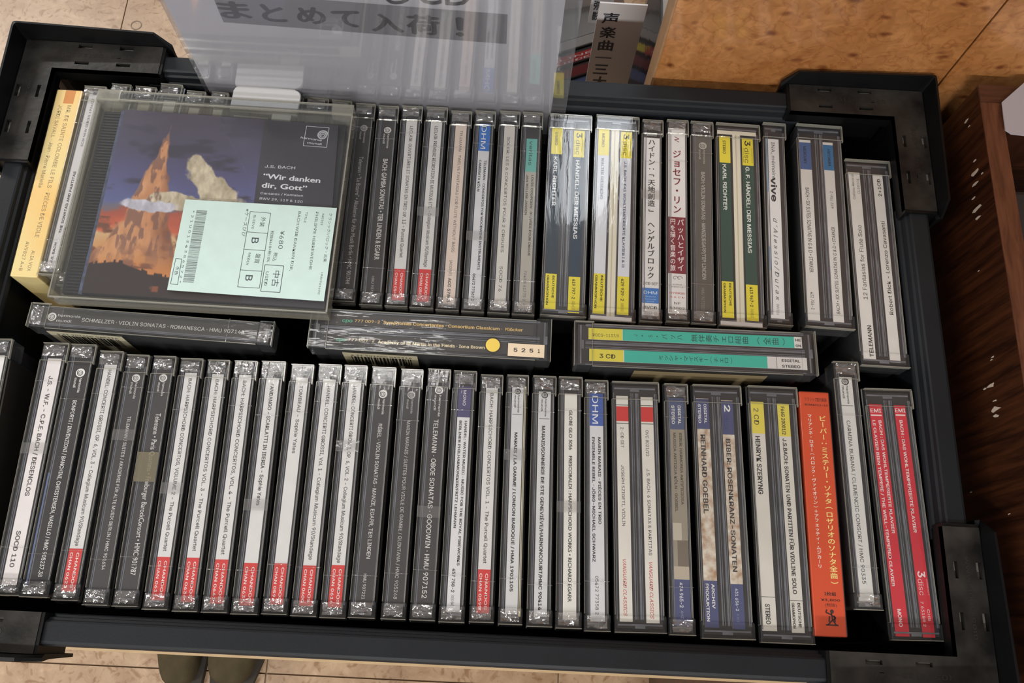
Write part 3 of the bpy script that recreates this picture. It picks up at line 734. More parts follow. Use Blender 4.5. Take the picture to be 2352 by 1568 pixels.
double(q((1717, 885), (1827, 890), (1748, 1476), (1872, 1479)), 'wide double case with pale yellow head blocks, left of the orange box', ((.04, .32), (.6, .84)),
       dict(rgb=(214, 212, 206), y0=923, y1=1450, blocks=[((226, 212, 84), 923, 996), ((80, 80, 80), 1371, 1372.4)], texts=[('2 CD', 938, 976, .5, .5, INK), ('HENRYK SZERYNG', 1002, 1136, .5, .46, INK, B), ('STEREO', 1388, 1435, .5, .42, INK, B)]),
       dict(rgb=(214, 212, 206), y0=925, y1=1452, blocks=[((226, 212, 84), 925, 1000), ((80, 80, 80), 1377, 1378.4)], texts=[('F66G 20001/2', 932, 996, .5, .42, INK, B), ('J.S.BACH: SONATEN UND PARTITEN FÜR VIOLINE SOLO', 1005, 1363, .5, .44, INK, B), ('DEUTSCHE', 1383, 1440, .72, .3, INK, B), ('GRAMMOPHON', 1383, 1442, .26, .3, INK, B)]))
ORG = mat('orange_card', (208, 76, 38), 0.42, 0.5, noise=(80, 0.05))
k = Case('boxed_cd', q((1838, 899), (1900, 900), (1869, 1459), (1950, 1465)), 'vivid orange cardboard box with yellow and white vertical Japanese lettering', 'CD box', card=ORG, group=FG, double=True)
KX = (60, 22, 16)
k.label(.04, .96, 903, 1460, (208, 76, 38), z=0.00006, mat_=ORG, nm='spine_print',
        texts=[('クラシック', 914, 921, .36, .1, KX, dict(across=1, half=.22)), ('室内楽曲', 914, 921, .76, .1, KX, dict(across=1, half=.18)), ('BOM4012~13', 926, 932, .55, .1, KX, dict(across=1, half=.42, bold=.018)),
               ('ビーバー：ミステリー・ソナタ（ロザリオのソナタ全曲）', 953, 1345, .74, .29, (250, 232, 150), dict(col=1, bold=.018)),
               ('マリアンネ・ロネー（バロック・ヴァイオリン）＋アフェッティ・ムジカーリ', 951, 1306, .28, .17, (244, 234, 226), dict(col=1, bold=.024)),
               ('2枚組', 1360, 1367, .56, .1, KX, dict(across=1, half=.2, bold=.022)), ('¥3,800', 1373, 1380, .56, .1, KX, dict(across=1, half=.32, bold=.022)), ('(税抜)', 1386, 1392, .56, .1, KX, dict(across=1, half=.2)),
               ('⚗', 1402, 1408, .55, .1, KX, dict(across=1, half=.03))])
pr = Print(0.00016)
y = k.vy(1418); x = .05 * k.w; sc_ = 0.0034
pr.disc((x + sc_ * .1, y + sc_ * .85), sc_ * .28, KX)
for a, b in (((0, .6), (.1, -.3)), ((.1, -.3), (-.6, -1)), ((.1, -.3), (.6, -1)), ((-.9, -1), (.9, -1)), ((0, .4), (-.8, .7)), ((-.8, .7), (-.6, 1.1)), ((0, .3), (.6, 0)), ((.6, 0), (.2, -.3)), ((-.3, .2), (-.4, -.6)), ((.4, .3), (.45, -.6))):
    pr.stroke((x + a[0] * sc_, y + a[1] * sc_), (x + b[0] * sc_, y + b[1] * sc_), sc_ * .2, KX)
pr.build('emblem', k.root)
k = Case('cd_case', q((1909, 829), (1970, 832), (1967, 1398), (2025, 1403)), 'white spine set further back, between the orange box and the red double case', z=0.0, group=FG, sleeve=False)
k.label(.2, .75, 865, 1382, (216, 218, 218), [((90, 90, 94), 930, 931.2, .08, .92)], [('CARMINA BURANA / CLEMENCIC CONSORT / HMC 90335', 965, 1340, .5, .36, (60, 60, 62))], (867, 926, (60, 60, 64), (216, 218, 218)))
RE = (206, 44, 60); WR_ = (244, 226, 228)
k = double(q((1982, 893), (2092, 893), (2052, 1471), (2166, 1471)), 'wide double case with two long red labels, rightmost in the front row', ((.09, .36), (.62, .86)),
       dict(rgb=RE, y0=928, y1=1462, blocks=[(WR_, 952, 955, .05, .9)], texts=[('EMI', 935, 947, .48, .3, WR_, dict(across=1, half=.42, bold=.02)), ('BACH : DAS WOHLTEMPERIERTE KLAVIER', 965, 1225, .75, .3, WR_, B), ('LE CLAVIER BIEN TEMPERE / THE WELL-TEMPERED CLAVIER', 965, 1347, .28, .3, WR_, B), ('MONO', 1399, 1440, .5, .36, WR_, B)]),
       dict(rgb=RE, y0=929, y1=1463, blocks=[(WR_, 950, 953, .05, .9)], texts=[('EMI', 933, 945, .5, .3, WR_, dict(across=1, half=.45, bold=.02)), ('BACH : DAS WOHLTEMPERIERTE KLAVIER', 963, 1222, .5, .36, WR_, B), ('3', 1310, 1325, .5, .85, WR_, B), ('disc', 1328, 1366, .45, .6, (240, 190, 196)), ('COMPACT', 1328, 1366, .92, .14, (240, 190, 196)), ('CHS', 1398, 1425, .75, .3, WR_), ('7 63188 2', 1380, 1438, .3, .3, WR_)]))

# ---- back row, left to right
YB = mat('cream_yellow_card', (240, 222, 160), 0.45, 0.5, noise=(25, 0), mix=(246, 200, 120))
k = Case('boxed_cd', q((132, 205), (190, 208), (22, 633), (86, 637)), 'cream and golden cardboard CD sleeve at the far left of the back row', 'CD box', card=YB, group=BG, double=True, z=.006, depth=.148)
GY = (150, 132, 98)
k.label(.05, .95, 208, 632, (240, 222, 160), z=0.00006, mat_=YB, nm='spine_print', blocks=[((214, 140, 70), 208, 238, .34, .78)],
        texts=[('MR. DE SAINTE COLOMBE LE FILS · PIÈCES DE VIOLE', 242, 545, .68, .24, GY), ('JORDI SAVALL · Jean-Pierre Marielle', 242, 432, .3, .22, GY), ('ALIA VOX', 575, 622, .68, .2, GY), ('AV9827 A+B', 555, 622, .35, .2, GY)])
k = Case('cd_case', q((192, 197), (245, 201), (86, 629), (138, 632)), 'white spine with upward lettering between the golden sleeve and the flat-lying CD', group=BG, sleeve=False, z=.006, depth=.148, tray=mat('pale_tray', (150, 142, 126), .4))
k.label(.3, .75, 215, 618, (206, 204, 206), texts=[('J.S. BACH', 556, 602, .25, .3, INK, dict(up=1, bold=.022)), ('GIDON KREMER', 520, 602, .78, .3, INK, dict(up=1, bold=.022)), ('THE SONATAS AND PARTITAS', 392, 534, .4, .32, INK, dict(up=1, bold=.022)), ('ECM NEW SERIES 1926/27', 225, 334, .45, .3, INK, dict(up=1))])
def ext(tl, tr, z=0.0):
    """foot corners of a case whose foot is hidden: same case length running straight towards the front row"""
    out = []
    for x, y in (tl, tr):
        P = onz(x, y, z); P = P - Vector((0.004, 0.1255, 0)); v = RR @ np.array([P.x, P.y, z - CAMH]); out.append((FPX * v[0] / v[2] + 1176, FPX * v[1] / v[2] + 784))
    return q(tl, tr, out[0], out[1])
under = [((256, 193), (301, 195), (226, 214, 204), 'leftmost case peeping out beyond the upper edge of the flat-lying CD'),
         ((310, 199), (359, 201), (196, 188, 176), 'second clear case peeping out beyond the flat-lying CD, counted from the left corner'),
         ((368, 193), (419, 195), (232, 231, 232), 'third clear case behind the flat-lying CD, its head set a little further back'),
         ((428, 209), (472, 211), (232, 231, 232), 'fourth clear case behind the flat-lying CD, left of the one beside the white tab'),
         ((485, 211), (524, 214), (232, 231, 232), 'clear case directly left of the white plastic tab behind the flat-lying CD'),
         ((534, 216), (580, 219), (90, 88, 88), 'left one of the two cases under the white plastic tab'),
         ((588, 218), (636, 221), (90, 88, 88), 'right one of the two cases under the white plastic tab'),
         ((646, 221), (696, 225), (90, 88, 88), 'black-edged case at the right end of the white plastic tab'),
         ((704, 224), (754, 228), (90, 88, 88), 'black-edged case behind the right half of the flat-lying CD, right of the white tab'),
         ((761, 230), (807, 233), (90, 88, 88), 'black-edged case behind the right corner of the flat-lying CD')]
for tl, tr, rgb, lab in under:
    zz = .006 if tl[1] < 212 else 0
    k = Case('cd_case', ext(tl, tr, zz), lab, group=BG, z=zz, depth=.142 + zz)
    k.label(.33, .85, tl[1] + 36, 600, rgb)
single(q((815, 238), (862, 240), (764, 692), (812, 693)), 'dark grey spine touching the right side of the flat-lying CD, back row',
       hm(272, 676, 285, 326, [('Telemann • "La Bizarre" • Akademie für Alte Musik Berlin • HMC 901744', 358, 650, .55, .32, (186, 184, 184))], fg=(186, 184, 184)), BG)
single(q((868, 243), (915, 245), (825, 700), (875, 702)), 'dark grey spine left of the two white-and-red spines in the back row',
       hm(274, 684, 290, 338, [('BACH: GAMBA SONATAS • TER LINDEN & EGARR', 363, 595, .55, .36, (206, 204, 204), B), ('HMU 907268', 633, 682, .45, .26, (176, 174, 174))]), BG)
single(q((922, 243), (970, 246), (884, 703), (933, 705)), 'left one of the two white spines with a red foot block in the back row', chandos('0542', 272, 616, 688, 'LECLAIR: OUVERTURES ET SONATES EN TRIO OP. 13 - Purcell Quartet', 288, 590), BG)
single(q((976, 246), (1029, 248), (942, 707), (991, 708)), 'right one of the two white spines with a red foot block in the back row', chandos('0582', 278, 617, 692, 'LECLAIR: PREMIERE RECREATION DE MUSIQUE ETC. - Collegium Musicum 90/Standage', 288, 612), BG)
k = single(q((1035, 255), (1083, 257), (1000, 712), (1052, 714)), 'pale pinkish-beige spine in the back row',
       dict(rgb=(220, 204, 194), y0=282, y1=697, texts=[('TELEMANN · TWELVE FANTASIAS FOR FLUTE WITHOUT BASS', 298, 578, .6, .34, (98, 88, 84)), ('[ACCENT]', 597, 631, .5, .3, (90, 80, 78)), ('ACC 57803', 637, 693, .5, .34, (70, 64, 62), B)]), BG)
single(q((1090, 255), (1138, 257), (1060, 715), (1109, 718)), 'white spine with a bright blue head block in the back row',
       dict(rgb=(212, 214, 220), y0=283, y1=702, blocks=[((52, 112, 196), 283, 345)],
            texts=[('DHM', 288, 340, .5, .62, (232, 236, 242)), ('TELEMANN · CONCERTOS FOR WOODWIND INSTRUMENTS', 366, 618, .74, .28, (56, 60, 76), B), ('CAMERATA KÖLN', 366, 438, .28, .28, (56, 60, 76), B), ('05472 77367 2', 627, 690, .4, .32, (50, 52, 60), B)]), BG)
single(q((1148, 255), (1193, 258), (1119, 719), (1169, 720)), 'white spine with one line of grey-black capitals, left of the spine with a teal block',
       dict(rgb=(206, 204, 200), y0=288, y1=704, texts=[('SOLER: LES 6 CONCERTOS POUR 2 ORGUES', 313, 578, .5, .36, (52, 50, 52)), ('SOCD 76', 610, 668, .5, .38, (52, 50, 52))]), BG)
single(q((1198, 258), (1247, 260), (1177, 722), (1224, 724)), 'greyish spine with a teal block near its head, back row',
       dict(rgb=(172, 168, 160), y0=317, y1=707, blocks=[((104, 176, 168), 317, 393)], texts=[('veritas', 322, 378, .5, .44, (44, 70, 70)), ('LOUIS COUPERIN : ŒUVRES POUR ORGUE', 400, 586, .74, .28, (74, 70, 68), B), ('JAN WILLEM JANSEN', 400, 492, .28, .28, (74, 70, 68), B), ('7243 5 61775 2 9', 620, 698, .5, .3, (80, 76, 74))]), BG)
DY = [('DEUTSCHE', 'GRAMMOPHON')]
def dgl(y0, y1, body, yy, head, name, n0, n1, col, y2, mb=.46):
    return dict(rgb=body, y0=y0, y1=y1, blocks=[(YEL, y0, yy), (YEL, y2, y1)], texts=[(head, y0 + 10, y0 + 41, .5, .34, (100, 92, 40), B), (name, n0, n1, .5, mb, col, B), ('DEUTSCHE', y2 + 4, y1 - 28, .75, .26, (54, 50, 30), B), ('GRAMMOPHON', y2 + 4, y1 - 12, .27, .26, (54, 50, 30), B)])
def dgr(y0, y1, body, yy, name, n0, n1, col, y2, num, code, mb=.46):
    DI = (92, 88, 36)
    return dict(rgb=body, y0=y0, y1=y1, blocks=[(YEL, y0, yy), (YEL, y2, y1)], texts=[('3', y0 + 5, y0 + 17, .5, .7, (50, 48, 24), B), ('disc', y0 + 22, yy - 6, .5, .55, DI), ('COMPACT', y0 + 22, yy - 6, .9, .13, DI), ('DIGITAL AUDIO', y0 + 22, yy - 6, .12, .12, DI),
        (name, n0, n1, .5, mb, col, B), (num, y2 + 5, y1 - 32, .5, .36, (54, 50, 30), B), ('|' + '|'.join(code) + '|', y1 - 27, y1 - 8, .5, .3, (110, 100, 40))])
UU = ((.085, .335), (.605, .86))
double(q((1262, 262), (1358, 266), (1240, 725), (1345, 727)), 'wide double case with yellow-ended slate blue labels beside the teal-block spine, back row', UU,
       dgl(293, 713, (54, 66, 78), 354, 'STEREO', 'KARL RICHTER', 360, 473, (226, 230, 232), 629), dgr(297, 716, (50, 66, 84), 358, 'HÄNDEL: DER MESSIAS', 365, 546, (226, 230, 232), 633, '419 797-2', 'GH3'), BG)
k = double(q((1370, 265), (1465, 269), (1350, 736), (1460, 738)), 'wide double case with yellow-ended white labels around a cream centre bar', UU,
       dgl(297, 721, (216, 220, 230), 357, 'MONO', 'WALTER GIESEKING', 363, 458, (84, 96, 130), 629, .34), dgr(300, 720, (216, 220, 230), 360, 'J.S. BACH: DAS WOHLTEMPERIERTE KLAVIER I & II', 368, 612, (84, 96, 130), 632, '429 929-2', 'GDO3', .3), BG)
def creambar(k, y0, y1, top=True):
    k.label(.385, .56, y0, y1, (228, 224, 204), nm='centre_bar', z=-0.0005, mat_=M_CREAMTRAY)
    k.label(.45, .475, y0, y1, (190, 184, 160), nm='centre_groove', z=-0.00045, mat_=mat('groove_beige', (196, 190, 166), .5))
    k.label(.04, .93, y1 - 3, y1 + 8, (238, 238, 238), nm='end_bar', z=-0.0003, mat_=mat('white_tray_plastic', (236, 236, 238), .3))
    if top: k.label(.04, .93, y0 - 8, y0, (238, 236, 228), nm='end_bar', z=-0.0003, mat_=M_CREAMTRAY)
creambar(k, 297, 729, False)
single(q((1474, 275), (1522, 277), (1469, 738), (1519, 740)), 'white spine with black vertical Japanese lettering and a small blue square near its foot',
       dict(rgb=(226, 226, 228), y0=315, y1=726, u0=.12, u1=.88, blocks=[((60, 122, 200), 660, 695)],
            texts=[('BMG', 305, 311, .5, .2, (200, 200, 200), dict(across=1, half=.3)), ('ハイドン：「天地創造」　ヘンゲルブロック', 317, 640, .5, .5, (50, 48, 50), dict(col=1, bold=.024)), ('2CD SET', 645, 653, .5, .2, (40, 40, 44), dict(across=1, half=.44)),
                   ('DHM', 664, 674, .5, .2, (225, 238, 250), dict(across=1, half=.4)), ('deutsche', 677, 681, .5, .1, (190, 215, 240), dict(across=1, half=.32)), ('harmonia', 683, 687, .5, .1, (190, 215, 240), dict(across=1, half=.32)), ('mundi', 689, 692, .5, .1, (190, 215, 240), dict(across=1, half=.22)),
                   ('BVCD', 699, 708, .5, .2, (50, 50, 54), dict(across=1, half=.4, bold=.008)), ('37011-12', 712, 719, .5, .2, (70, 70, 74), dict(across=1, half=.42))]), BG)
MR = (128, 36, 52); MW = (240, 228, 230)
k = single(q((1530, 275), (1580, 277), (1531, 738), (1582, 741)), 'white and maroon spine with vertical Japanese lettering, back row',
       dict(rgb=(228, 227, 228), y0=293, y1=719, u0=.1, u1=.9, blocks=[(MR, 497, 627)],
            texts=[('N', 312, 325, .5, .4, MR, dict(shear=.4)), ('ジョセフ・リン', 342, 490, .5, .55, MR, dict(col=1, bold=.03)), ('バッハとイザイ', 500, 622, .7, .42, MW, dict(col=1, bold=.02)), ('円を描く音楽の旅', 500, 622, .26, .33, MW, dict(col=1, bold=.022)),
                   ('SUPER', 650, 653, .5, .1, (110, 110, 112), dict(across=1, half=.26)), ('AUDIO CD', 656, 659, .5, .1, (110, 110, 112), dict(across=1, half=.34)), ('HYBRID', 668, 674, .5, .1, RED, dict(across=1, half=.42)), ('S A C D', 678, 683, .5, .1, RED, dict(across=1, half=.4)),
                   ('NF', 690, 698, .5, .1, (70, 70, 74), dict(across=1, half=.18)), ('53002', 702, 709, .5, .1, (70, 70, 74), dict(across=1, half=.4))]), BG)
pr = Print(-0.0006); y = k.vy(638)
for dx in (-.0012, .0012):
    pr.spiral((dx, y), .0016, (90, 90, 92), 1.0, 0, .16)
pr.build('emblem', k.root)
single(q((1585, 279), (1636, 281), (1588, 743), (1643, 745)), 'dull grey spine with faint light lettering, between the maroon-and-white and the yellow-and-green spines',
       hm(312, 728, 325, 374, [('BACH: VIOLIN SONATAS · MANZE/EGARR/TER LINDEN', 393, 640, .55, .34, (176, 172, 166), B), ('HMU 907250.51', 660, 718, .45, .28, (150, 146, 140))], rgb=(92, 88, 84), fg=(176, 172, 166)), BG, sleeve=False)
GR = (44, 74, 66)
k = double(q((1643, 284), (1743, 286), (1652, 748), (1759, 753)), 'wide double case with yellow-ended dark green labels around a cream centre bar', UU,
       dgl(313, 731, GR, 374, 'STEREO', 'KARL RICHTER', 378, 483, (226, 232, 228), 647), dgr(315, 734, GR, 377, 'G. F. HÄNDEL: DER MESSIAS', 380, 578, (226, 232, 228), 651, '413 967-2', 'GX3'), BG)
creambar(k, 309, 742)
k = single(q((1750, 282), (1803, 284), (1766, 746), (1819, 747)), 'white spine with a pale blue sliver and spaced italic lettering, back row',
       dict(rgb=(224, 225, 228), y0=318, y1=732, u0=.14, u1=.72, blocks=[((150, 196, 228), 318, 440, 0, .16), ((150, 196, 228), 566, 620, 0, .1)],
            texts=[('INA, mémoire', 325, 410, .6, .36, (70, 70, 74)), ('vive', 406, 462, .62, .62, (44, 44, 46), dict(bold=.03)), ("d ' A l e s s i o / D u r a s", 500, 688, .6, .42, (84, 84, 88), dict(shear=.3)), ('IMV026', 697, 722, .55, .26, (130, 130, 134))]), BG, fold=False)
MB1 = (66, 96, 150); MB2 = (44, 112, 164)
double(q((1827, 285), (1932, 290), (1852, 750), (1962, 756)), 'wide double case with blue head blocks on two white labels, back row', ((.065, .315), (.585, .805)),
       dict(rgb=(216, 215, 213), y0=322, y1=738, blocks=[(MB1, 328, 390)], texts=[('MERCURY', 337, 377, .5, .34, (40, 54, 84), B), ('BACH • SIX SUITES; SONATAS IN G & D • STARKER', 432, 627, .5, .34, INK), ('432 756-2', 672, 712, .5, .38, INK)]),
       dict(rgb=(216, 215, 213), y0=324, y1=740, blocks=[(MB2, 330, 388)], texts=[('MERCURY', 338, 378, .5, .36, (30, 50, 74), dict(up=1, bold=.022)), ('432 756-2', 436, 476, .5, .36, INK, dict(up=1, shear=.2)), ('BACH • SIX SUITES; SONATAS IN G & D • STARKER', 518, 718, .5, .34, INK, dict(up=1, shear=.2))]), BG, sleeve=False)
double(q((1939, 367), (2041, 369), (1979, 839), (2089, 844)), 'wide double case with upward lettering set nearest the right side rail, back row', ((.075, .33), (.62, .84)),
       dict(rgb=(220, 219, 217), y0=396, y1=826, texts=[('Callisto Records', 399, 458, .3, .3, (84, 84, 84), dict(up=1)), ('CLS0101', 410, 445, .74, .3, (84, 84, 84), dict(up=1)), ('12 Fantasias for Flute Solo', 517, 688, .5, .5, (60, 60, 60), dict(up=1)), ('TELEMANN', 748, 820, .6, .46, (50, 50, 50), dict(up=1, bold=.02))]),
       dict(rgb=(220, 219, 217), y0=398, y1=829, texts=[('2+1CD', 408, 448, .5, .46, (60, 60, 60), dict(up=1, bold=.022)), ('Robert Dick - Lorenzo Cavasanti', 505, 720, .5, .5, (60, 60, 60), dict(up=1, bold=.008))]), BG, sleeve=False)

# ---- the three cases standing crosswise between the rows
MG = 'CD cases turned crosswise between the two rows'; ZM = 0.006
k = Case('cd_case', ((60, 748), (72, 698), (625, 795), (628, 738)), 'dark single case turned crosswise at the left, under the flat-lying CD', z=ZM, axis='x', group=MG, sleeve=False)
k.label(.16, .88, 84, 600, (78, 77, 76), texts=[('SCHMELZER · VIOLIN SONATAS · ROMANESCA · HMU 907143', 187, 560, .5, .3, (220, 219, 218))])
pr = Print(-0.0006); y = k.vy(118); r = .0023
pr.disc((0.0002, y), r, (214, 213, 212)); pr.z += .00001; pr.spiral((0.0002, y), r * .7, (78, 77, 76), 2, 2, .26)
pr.line('harmonia', (.0016, k.vy(131)), (.0016, k.vy(182)), .0019, (214, 213, 212), .006); pr.line('mundi', (-.0013, k.vy(130)), (-.0013, k.vy(164)), .0019, (214, 213, 212), .006)
pr.build('emblem', k.root)
def back_inlay(k, a, b, rgb, bars=True):
    """printed back card seen through the long side that faces the camera"""
    w, L = k.w, k.L
    bm = bmesh.new(); add_box(bm, -w / 2 - 0.0004, -w / 2 - 0.0002, a * L - L / 2, b * L - L / 2, -0.11, -0.004)
    o = obj('back_card', bm, paper(rgb), k.root)
    if bars:
        pr = Print(0); x = 0; rnd = random.Random(3)
        while x < 0.032:
            wv = rnd.choice((.0004, .0008, .0012)); pr.rect(x, x + wv, -0.012, 0, (30, 30, 30)); x += wv + rnd.choice((.0005, .0008, .001))
        pr.line('4 31 901600 045316', (0, 0.0025), (0.032, 0.0025), .0025, (50, 50, 46))
        g = pr.build('barcode', o); g.rotation_euler = (math.radians(90), 0, math.radians(-90)); g.location = (-w / 2 - 0.0005, b * L - L / 2 - 0.004, -0.009)
    return o
back_inlay(k, .62, .93, (176, 170, 146))
CG = (70, 68, 68); GO = (232, 196, 120); GN = (92, 172, 140)
k = Case('double_cd_case', ((708, 797), (714, 705), (1265, 830), (1267, 734)), 'wide dark case turned crosswise in the middle, with gold lettering and a round yellow sticker', z=ZM, axis='x', group=MG, sleeve=False, double=True, fold=False)
k.label(.60, .88, 745, 1225, CG, texts=[('cpo', 783, 807, .5, .42, GN, dict(bold=.03)), ('777 009-2', 812, 870, .5, .34, GO, dict(bold=.008)), ('Symphonies Concertantes · Consortium Classicum ·  Klöcker', 878, 1200, .5, .36, GO, dict(bold=.024))])
k.label(.12, .40, 740, 1225, CG, texts=[('cpo', 774, 797, .55, .42, GN, dict(bold=.03)), ('777 009-2', 802, 862, .55, .34, (238, 222, 184), dict(bold=.008)), ('Academy of St Martin in the Fields · Iona Brown', 870, 1115, .5, .36, (238, 222, 184), dict(bold=.024))])
pr = Print(0.0006); pr.disc((-k.w * .2, k.vy(1133)), .0037, (234, 204, 92), 28); pr.build('round_sticker', k.root)
lb, pr = k.label(.06, .37, 1168, 1251, (226, 208, 180), z=0.0005, nm='number_sticker', texts=[('5', 1181, 1190, .5, .4, (56, 54, 60), B), ('2', 1199, 1208, .5, .4, (56, 54, 60), B), ('5', 1217, 1226, .5, .4, (56, 54, 60), B), ('1', 1236, 1241, .5, .4, (56, 54, 60), B)])
back_inlay(k, .55, .86, (168, 160, 134))
TE = (58, 186, 168)
k = Case('double_cd_case', ((1318, 839), (1320, 738), (1878, 862), (1874, 763)), 'wide case turned crosswise at the right, with turquoise and yellow labels', z=ZM, axis='x', group=MG, sleeve=False, double=True, fold=False)
TK = (20, 74, 70)
k.label(.62, .88, 1352, 1845, (222, 222, 222), blocks=[((226, 214, 74), 1352, 1430), (TE, 1431, 1827)], texts=[('POCG-1137/9', 1362, 1422, .45, .38, (96, 90, 40)), ('J・S・バッハ　', 1450, 1588, .5, .5, TK, dict(col=1)), ('無伴奏チェロ組曲', 1588, 1722, .5, .78, TK, dict(col=1)), ('（全曲）', 1735, 1812, .5, .72, TK, dict(col=1)), ('HE', 1830, 1842, .75, .28, (40, 40, 40), B), ('ON', 1830, 1842, .25, .28, (40, 40, 40), B)])
k.label(.13, .40, 1354, 1853, (216, 215, 216), blocks=[((226, 214, 74), 1354, 1432), (TE, 1434, 1762), ((90, 90, 90), 1783, 1784)], texts=[('3 CD', 1377, 1414, .5, .48, (84, 78, 44), B), ('ミッシャ・マイスキー（チェロ）', 1512, 1685, .5, .6, TK, dict(col=1)), ('DIGITAL', 1795, 1837, .75, .3, (56, 54, 54), B), ('STEREO', 1795, 1837, .27, .3, (56, 54, 54), B)])
back_inlay(k, .2, .75, (126, 112, 84), False)

# ============================================================ CD LYING FLAT ON TOP
ZT = 0.0185
P_ = [onz(x, y, ZT) for x, y in ((218, 212), (808, 245), (117, 672), (757, 715))]
ctr = sum(P_, Vector()) / 4; dx = ((P_[1] - P_[0]) + (P_[3] - P_[2])) / 2; yaw = math.atan2(dx.y, dx.x)
LW_, LH_ = 0.142, 0.1245
flat = empty('cd_case', (ctr.x, ctr.y, Z0 + ZT), 'CD case lying flat on the others, blue and orange cover, mint price sticker', 'CD case', yaw)
cs, sn = math.cos(-yaw), math.sin(-yaw)
def LP(x, y, z=ZT):
    P = onz(x, y, z); ax, ay = P.x - ctr.x, P.y - ctr.y
    return (ax * cs - ay * sn, ax * sn + ay * cs)
TH = 0.0118
hx, hy = LW_ / 2, LH_ / 2
bm = bmesh.new()   # lid: top sheet and its four low walls
add_box(bm, -hx, hx, -hy, hy, -0.0012, 0)
add_box(bm, -hx, hx, -hy, -hy + .0012, -.0062, -0.0012); add_box(bm, -hx, hx, hy - .0012, hy, -.0062, -0.0012)
obj('lid', bm, clear('clear_lid_plastic', (.95, .96, .97), .04, 1.45, milky=.02), flat)
bm = bmesh.new()
add_box(bm, -hx + .0003, hx - .0003, -hy + .0004, hy - .0004, -TH, -TH + .0012)
add_box(bm, -hx + .0003, hx - .0003, -hy + .0004, -hy + .0016, -TH + .0012, -.0064); add_box(bm, -hx + .0003, hx - .0003, hy - .0016, hy - .0004, -TH + .0012, -.0064)
add_box(bm, -hx + .0003, -hx + .0015, -hy + .0016, hy - .0016, -TH + .0012, -.002); add_box(bm, hx - .0015, hx - .0003, -hy + .0016, hy - .0016, -TH + .0012, -.002)
obj('base', bm, clear('clear_base_plastic', (.84, .84, .80), .1, 1.45, milky=.16, milk=(205, 200, 186)), flat)
bm = bmesh.new()   # pale edges of the lid
e = .0007
for (x0, x1, y0, y1) in ((-hx, hx, -hy, -hy + e), (-hx, hx, hy - e, hy), (-hx, -hx + e, -hy, hy), (hx - e, hx, -hy, hy)):
    add_box(bm, x0, x1, y0, y1, -.0012, .0001)
add_box(bm, -hx, hx, hy - .0062, hy - .0056, -.0011, .0001)
obj('edge', bm, M_EDGE, flat)['kind'] = 'stuff'
for (x0, x1) in ((-hx, -hx + .013), (hx - .012, hx)):   # hinge ears
    bm = bmesh.new(); add_rbox(bm, x0, x1, hy - .007, hy + .0003, -TH + .0015, .0004, .0006)
    obj('hinge_ear', bm, clear('frosted_ear_plastic', (.86, .86, .83), .16, 1.45, milky=.28, milk=(196, 192, 180)), flat)
bm = bmesh.new()   # tray in black
a, b, c, d = LP(232, 246), LP(792, 278), LP(742, 700), LP(133, 664)
add_poly(bm, [d, c, b, a], -.0075, -.0042)
x0 = LP(232, 246)[0]
obj('tray', bm, mat('black_disc_tray', (30, 31, 33), .5, noise=(30, .2)), flat)
bm = bmesh.new()   # fine ribs of the hinge strip
a, b = LP(234, 250), LP(272, 252); c, d = LP(171, 666), LP(140, 664)
n = 60
for i in range(n):
    t = i / n; pa = (a[0] * (1 - t) + d[0] * t, a[1] * (1 - t) + d[1] * t); pb = (b[0] * (1 - t) + c[0] * t, b[1] * (1 - t) + c[1] * t)
    add_box(bm, pa[0], pb[0], pa[1] - .0003, pa[1] + .0003, -.0042, -.0037)
obj('hinge_ribs', bm, mat('tray_rib_black', (40, 41, 44), .45), flat)['kind'] = 'stuff'
bm = bmesh.new(); add_poly(bm, [LP(283, 246), LP(274, 245), LP(172, 669), LP(181, 670)], -.0041, -.0034)
obj('hinge_bar', bm, mat('bluish_hinge_bar', (74, 80, 98), .15, .8, noise=(400, .8)), flat)

# cover leaflet: its printed picture is a plain invented landscape in the same colours
bk = [LP(284, 247), LP(776, 284), LP(744, 706), LP(184, 668)]
bm = bmesh.new(); add_poly(bm, [bk[3], bk[2], bk[1], bk[0]], -.0032, -.0016)
leaf = obj('cover_leaflet', bm, paper((60, 56, 62)), flat)
def vnoise(x, y, s, seed):
    rs = np.random.RandomState(seed); g = rs.rand(64, 64); X = x * s; Y = y * s
    xi = np.floor(X).astype(int); yi = np.floor(Y).astype(int); fx = X - xi; fy = Y - yi; fx = fx * fx * (3 - 2 * fx); fy = fy * fy * (3 - 2 * fy)
    G = lambda i, j: g[i % 64, j % 64]
    return (G(xi, yi) * (1 - fx) + G(xi + 1, yi) * fx) * (1 - fy) + (G(xi, yi + 1) * (1 - fx) + G(xi + 1, yi + 1) * fx) * fy
def fbm(x, y, s, seed): return sum(vnoise(x, y, s * 2 ** k, seed + k) * .5 ** k for k in range(5)) / 1.94
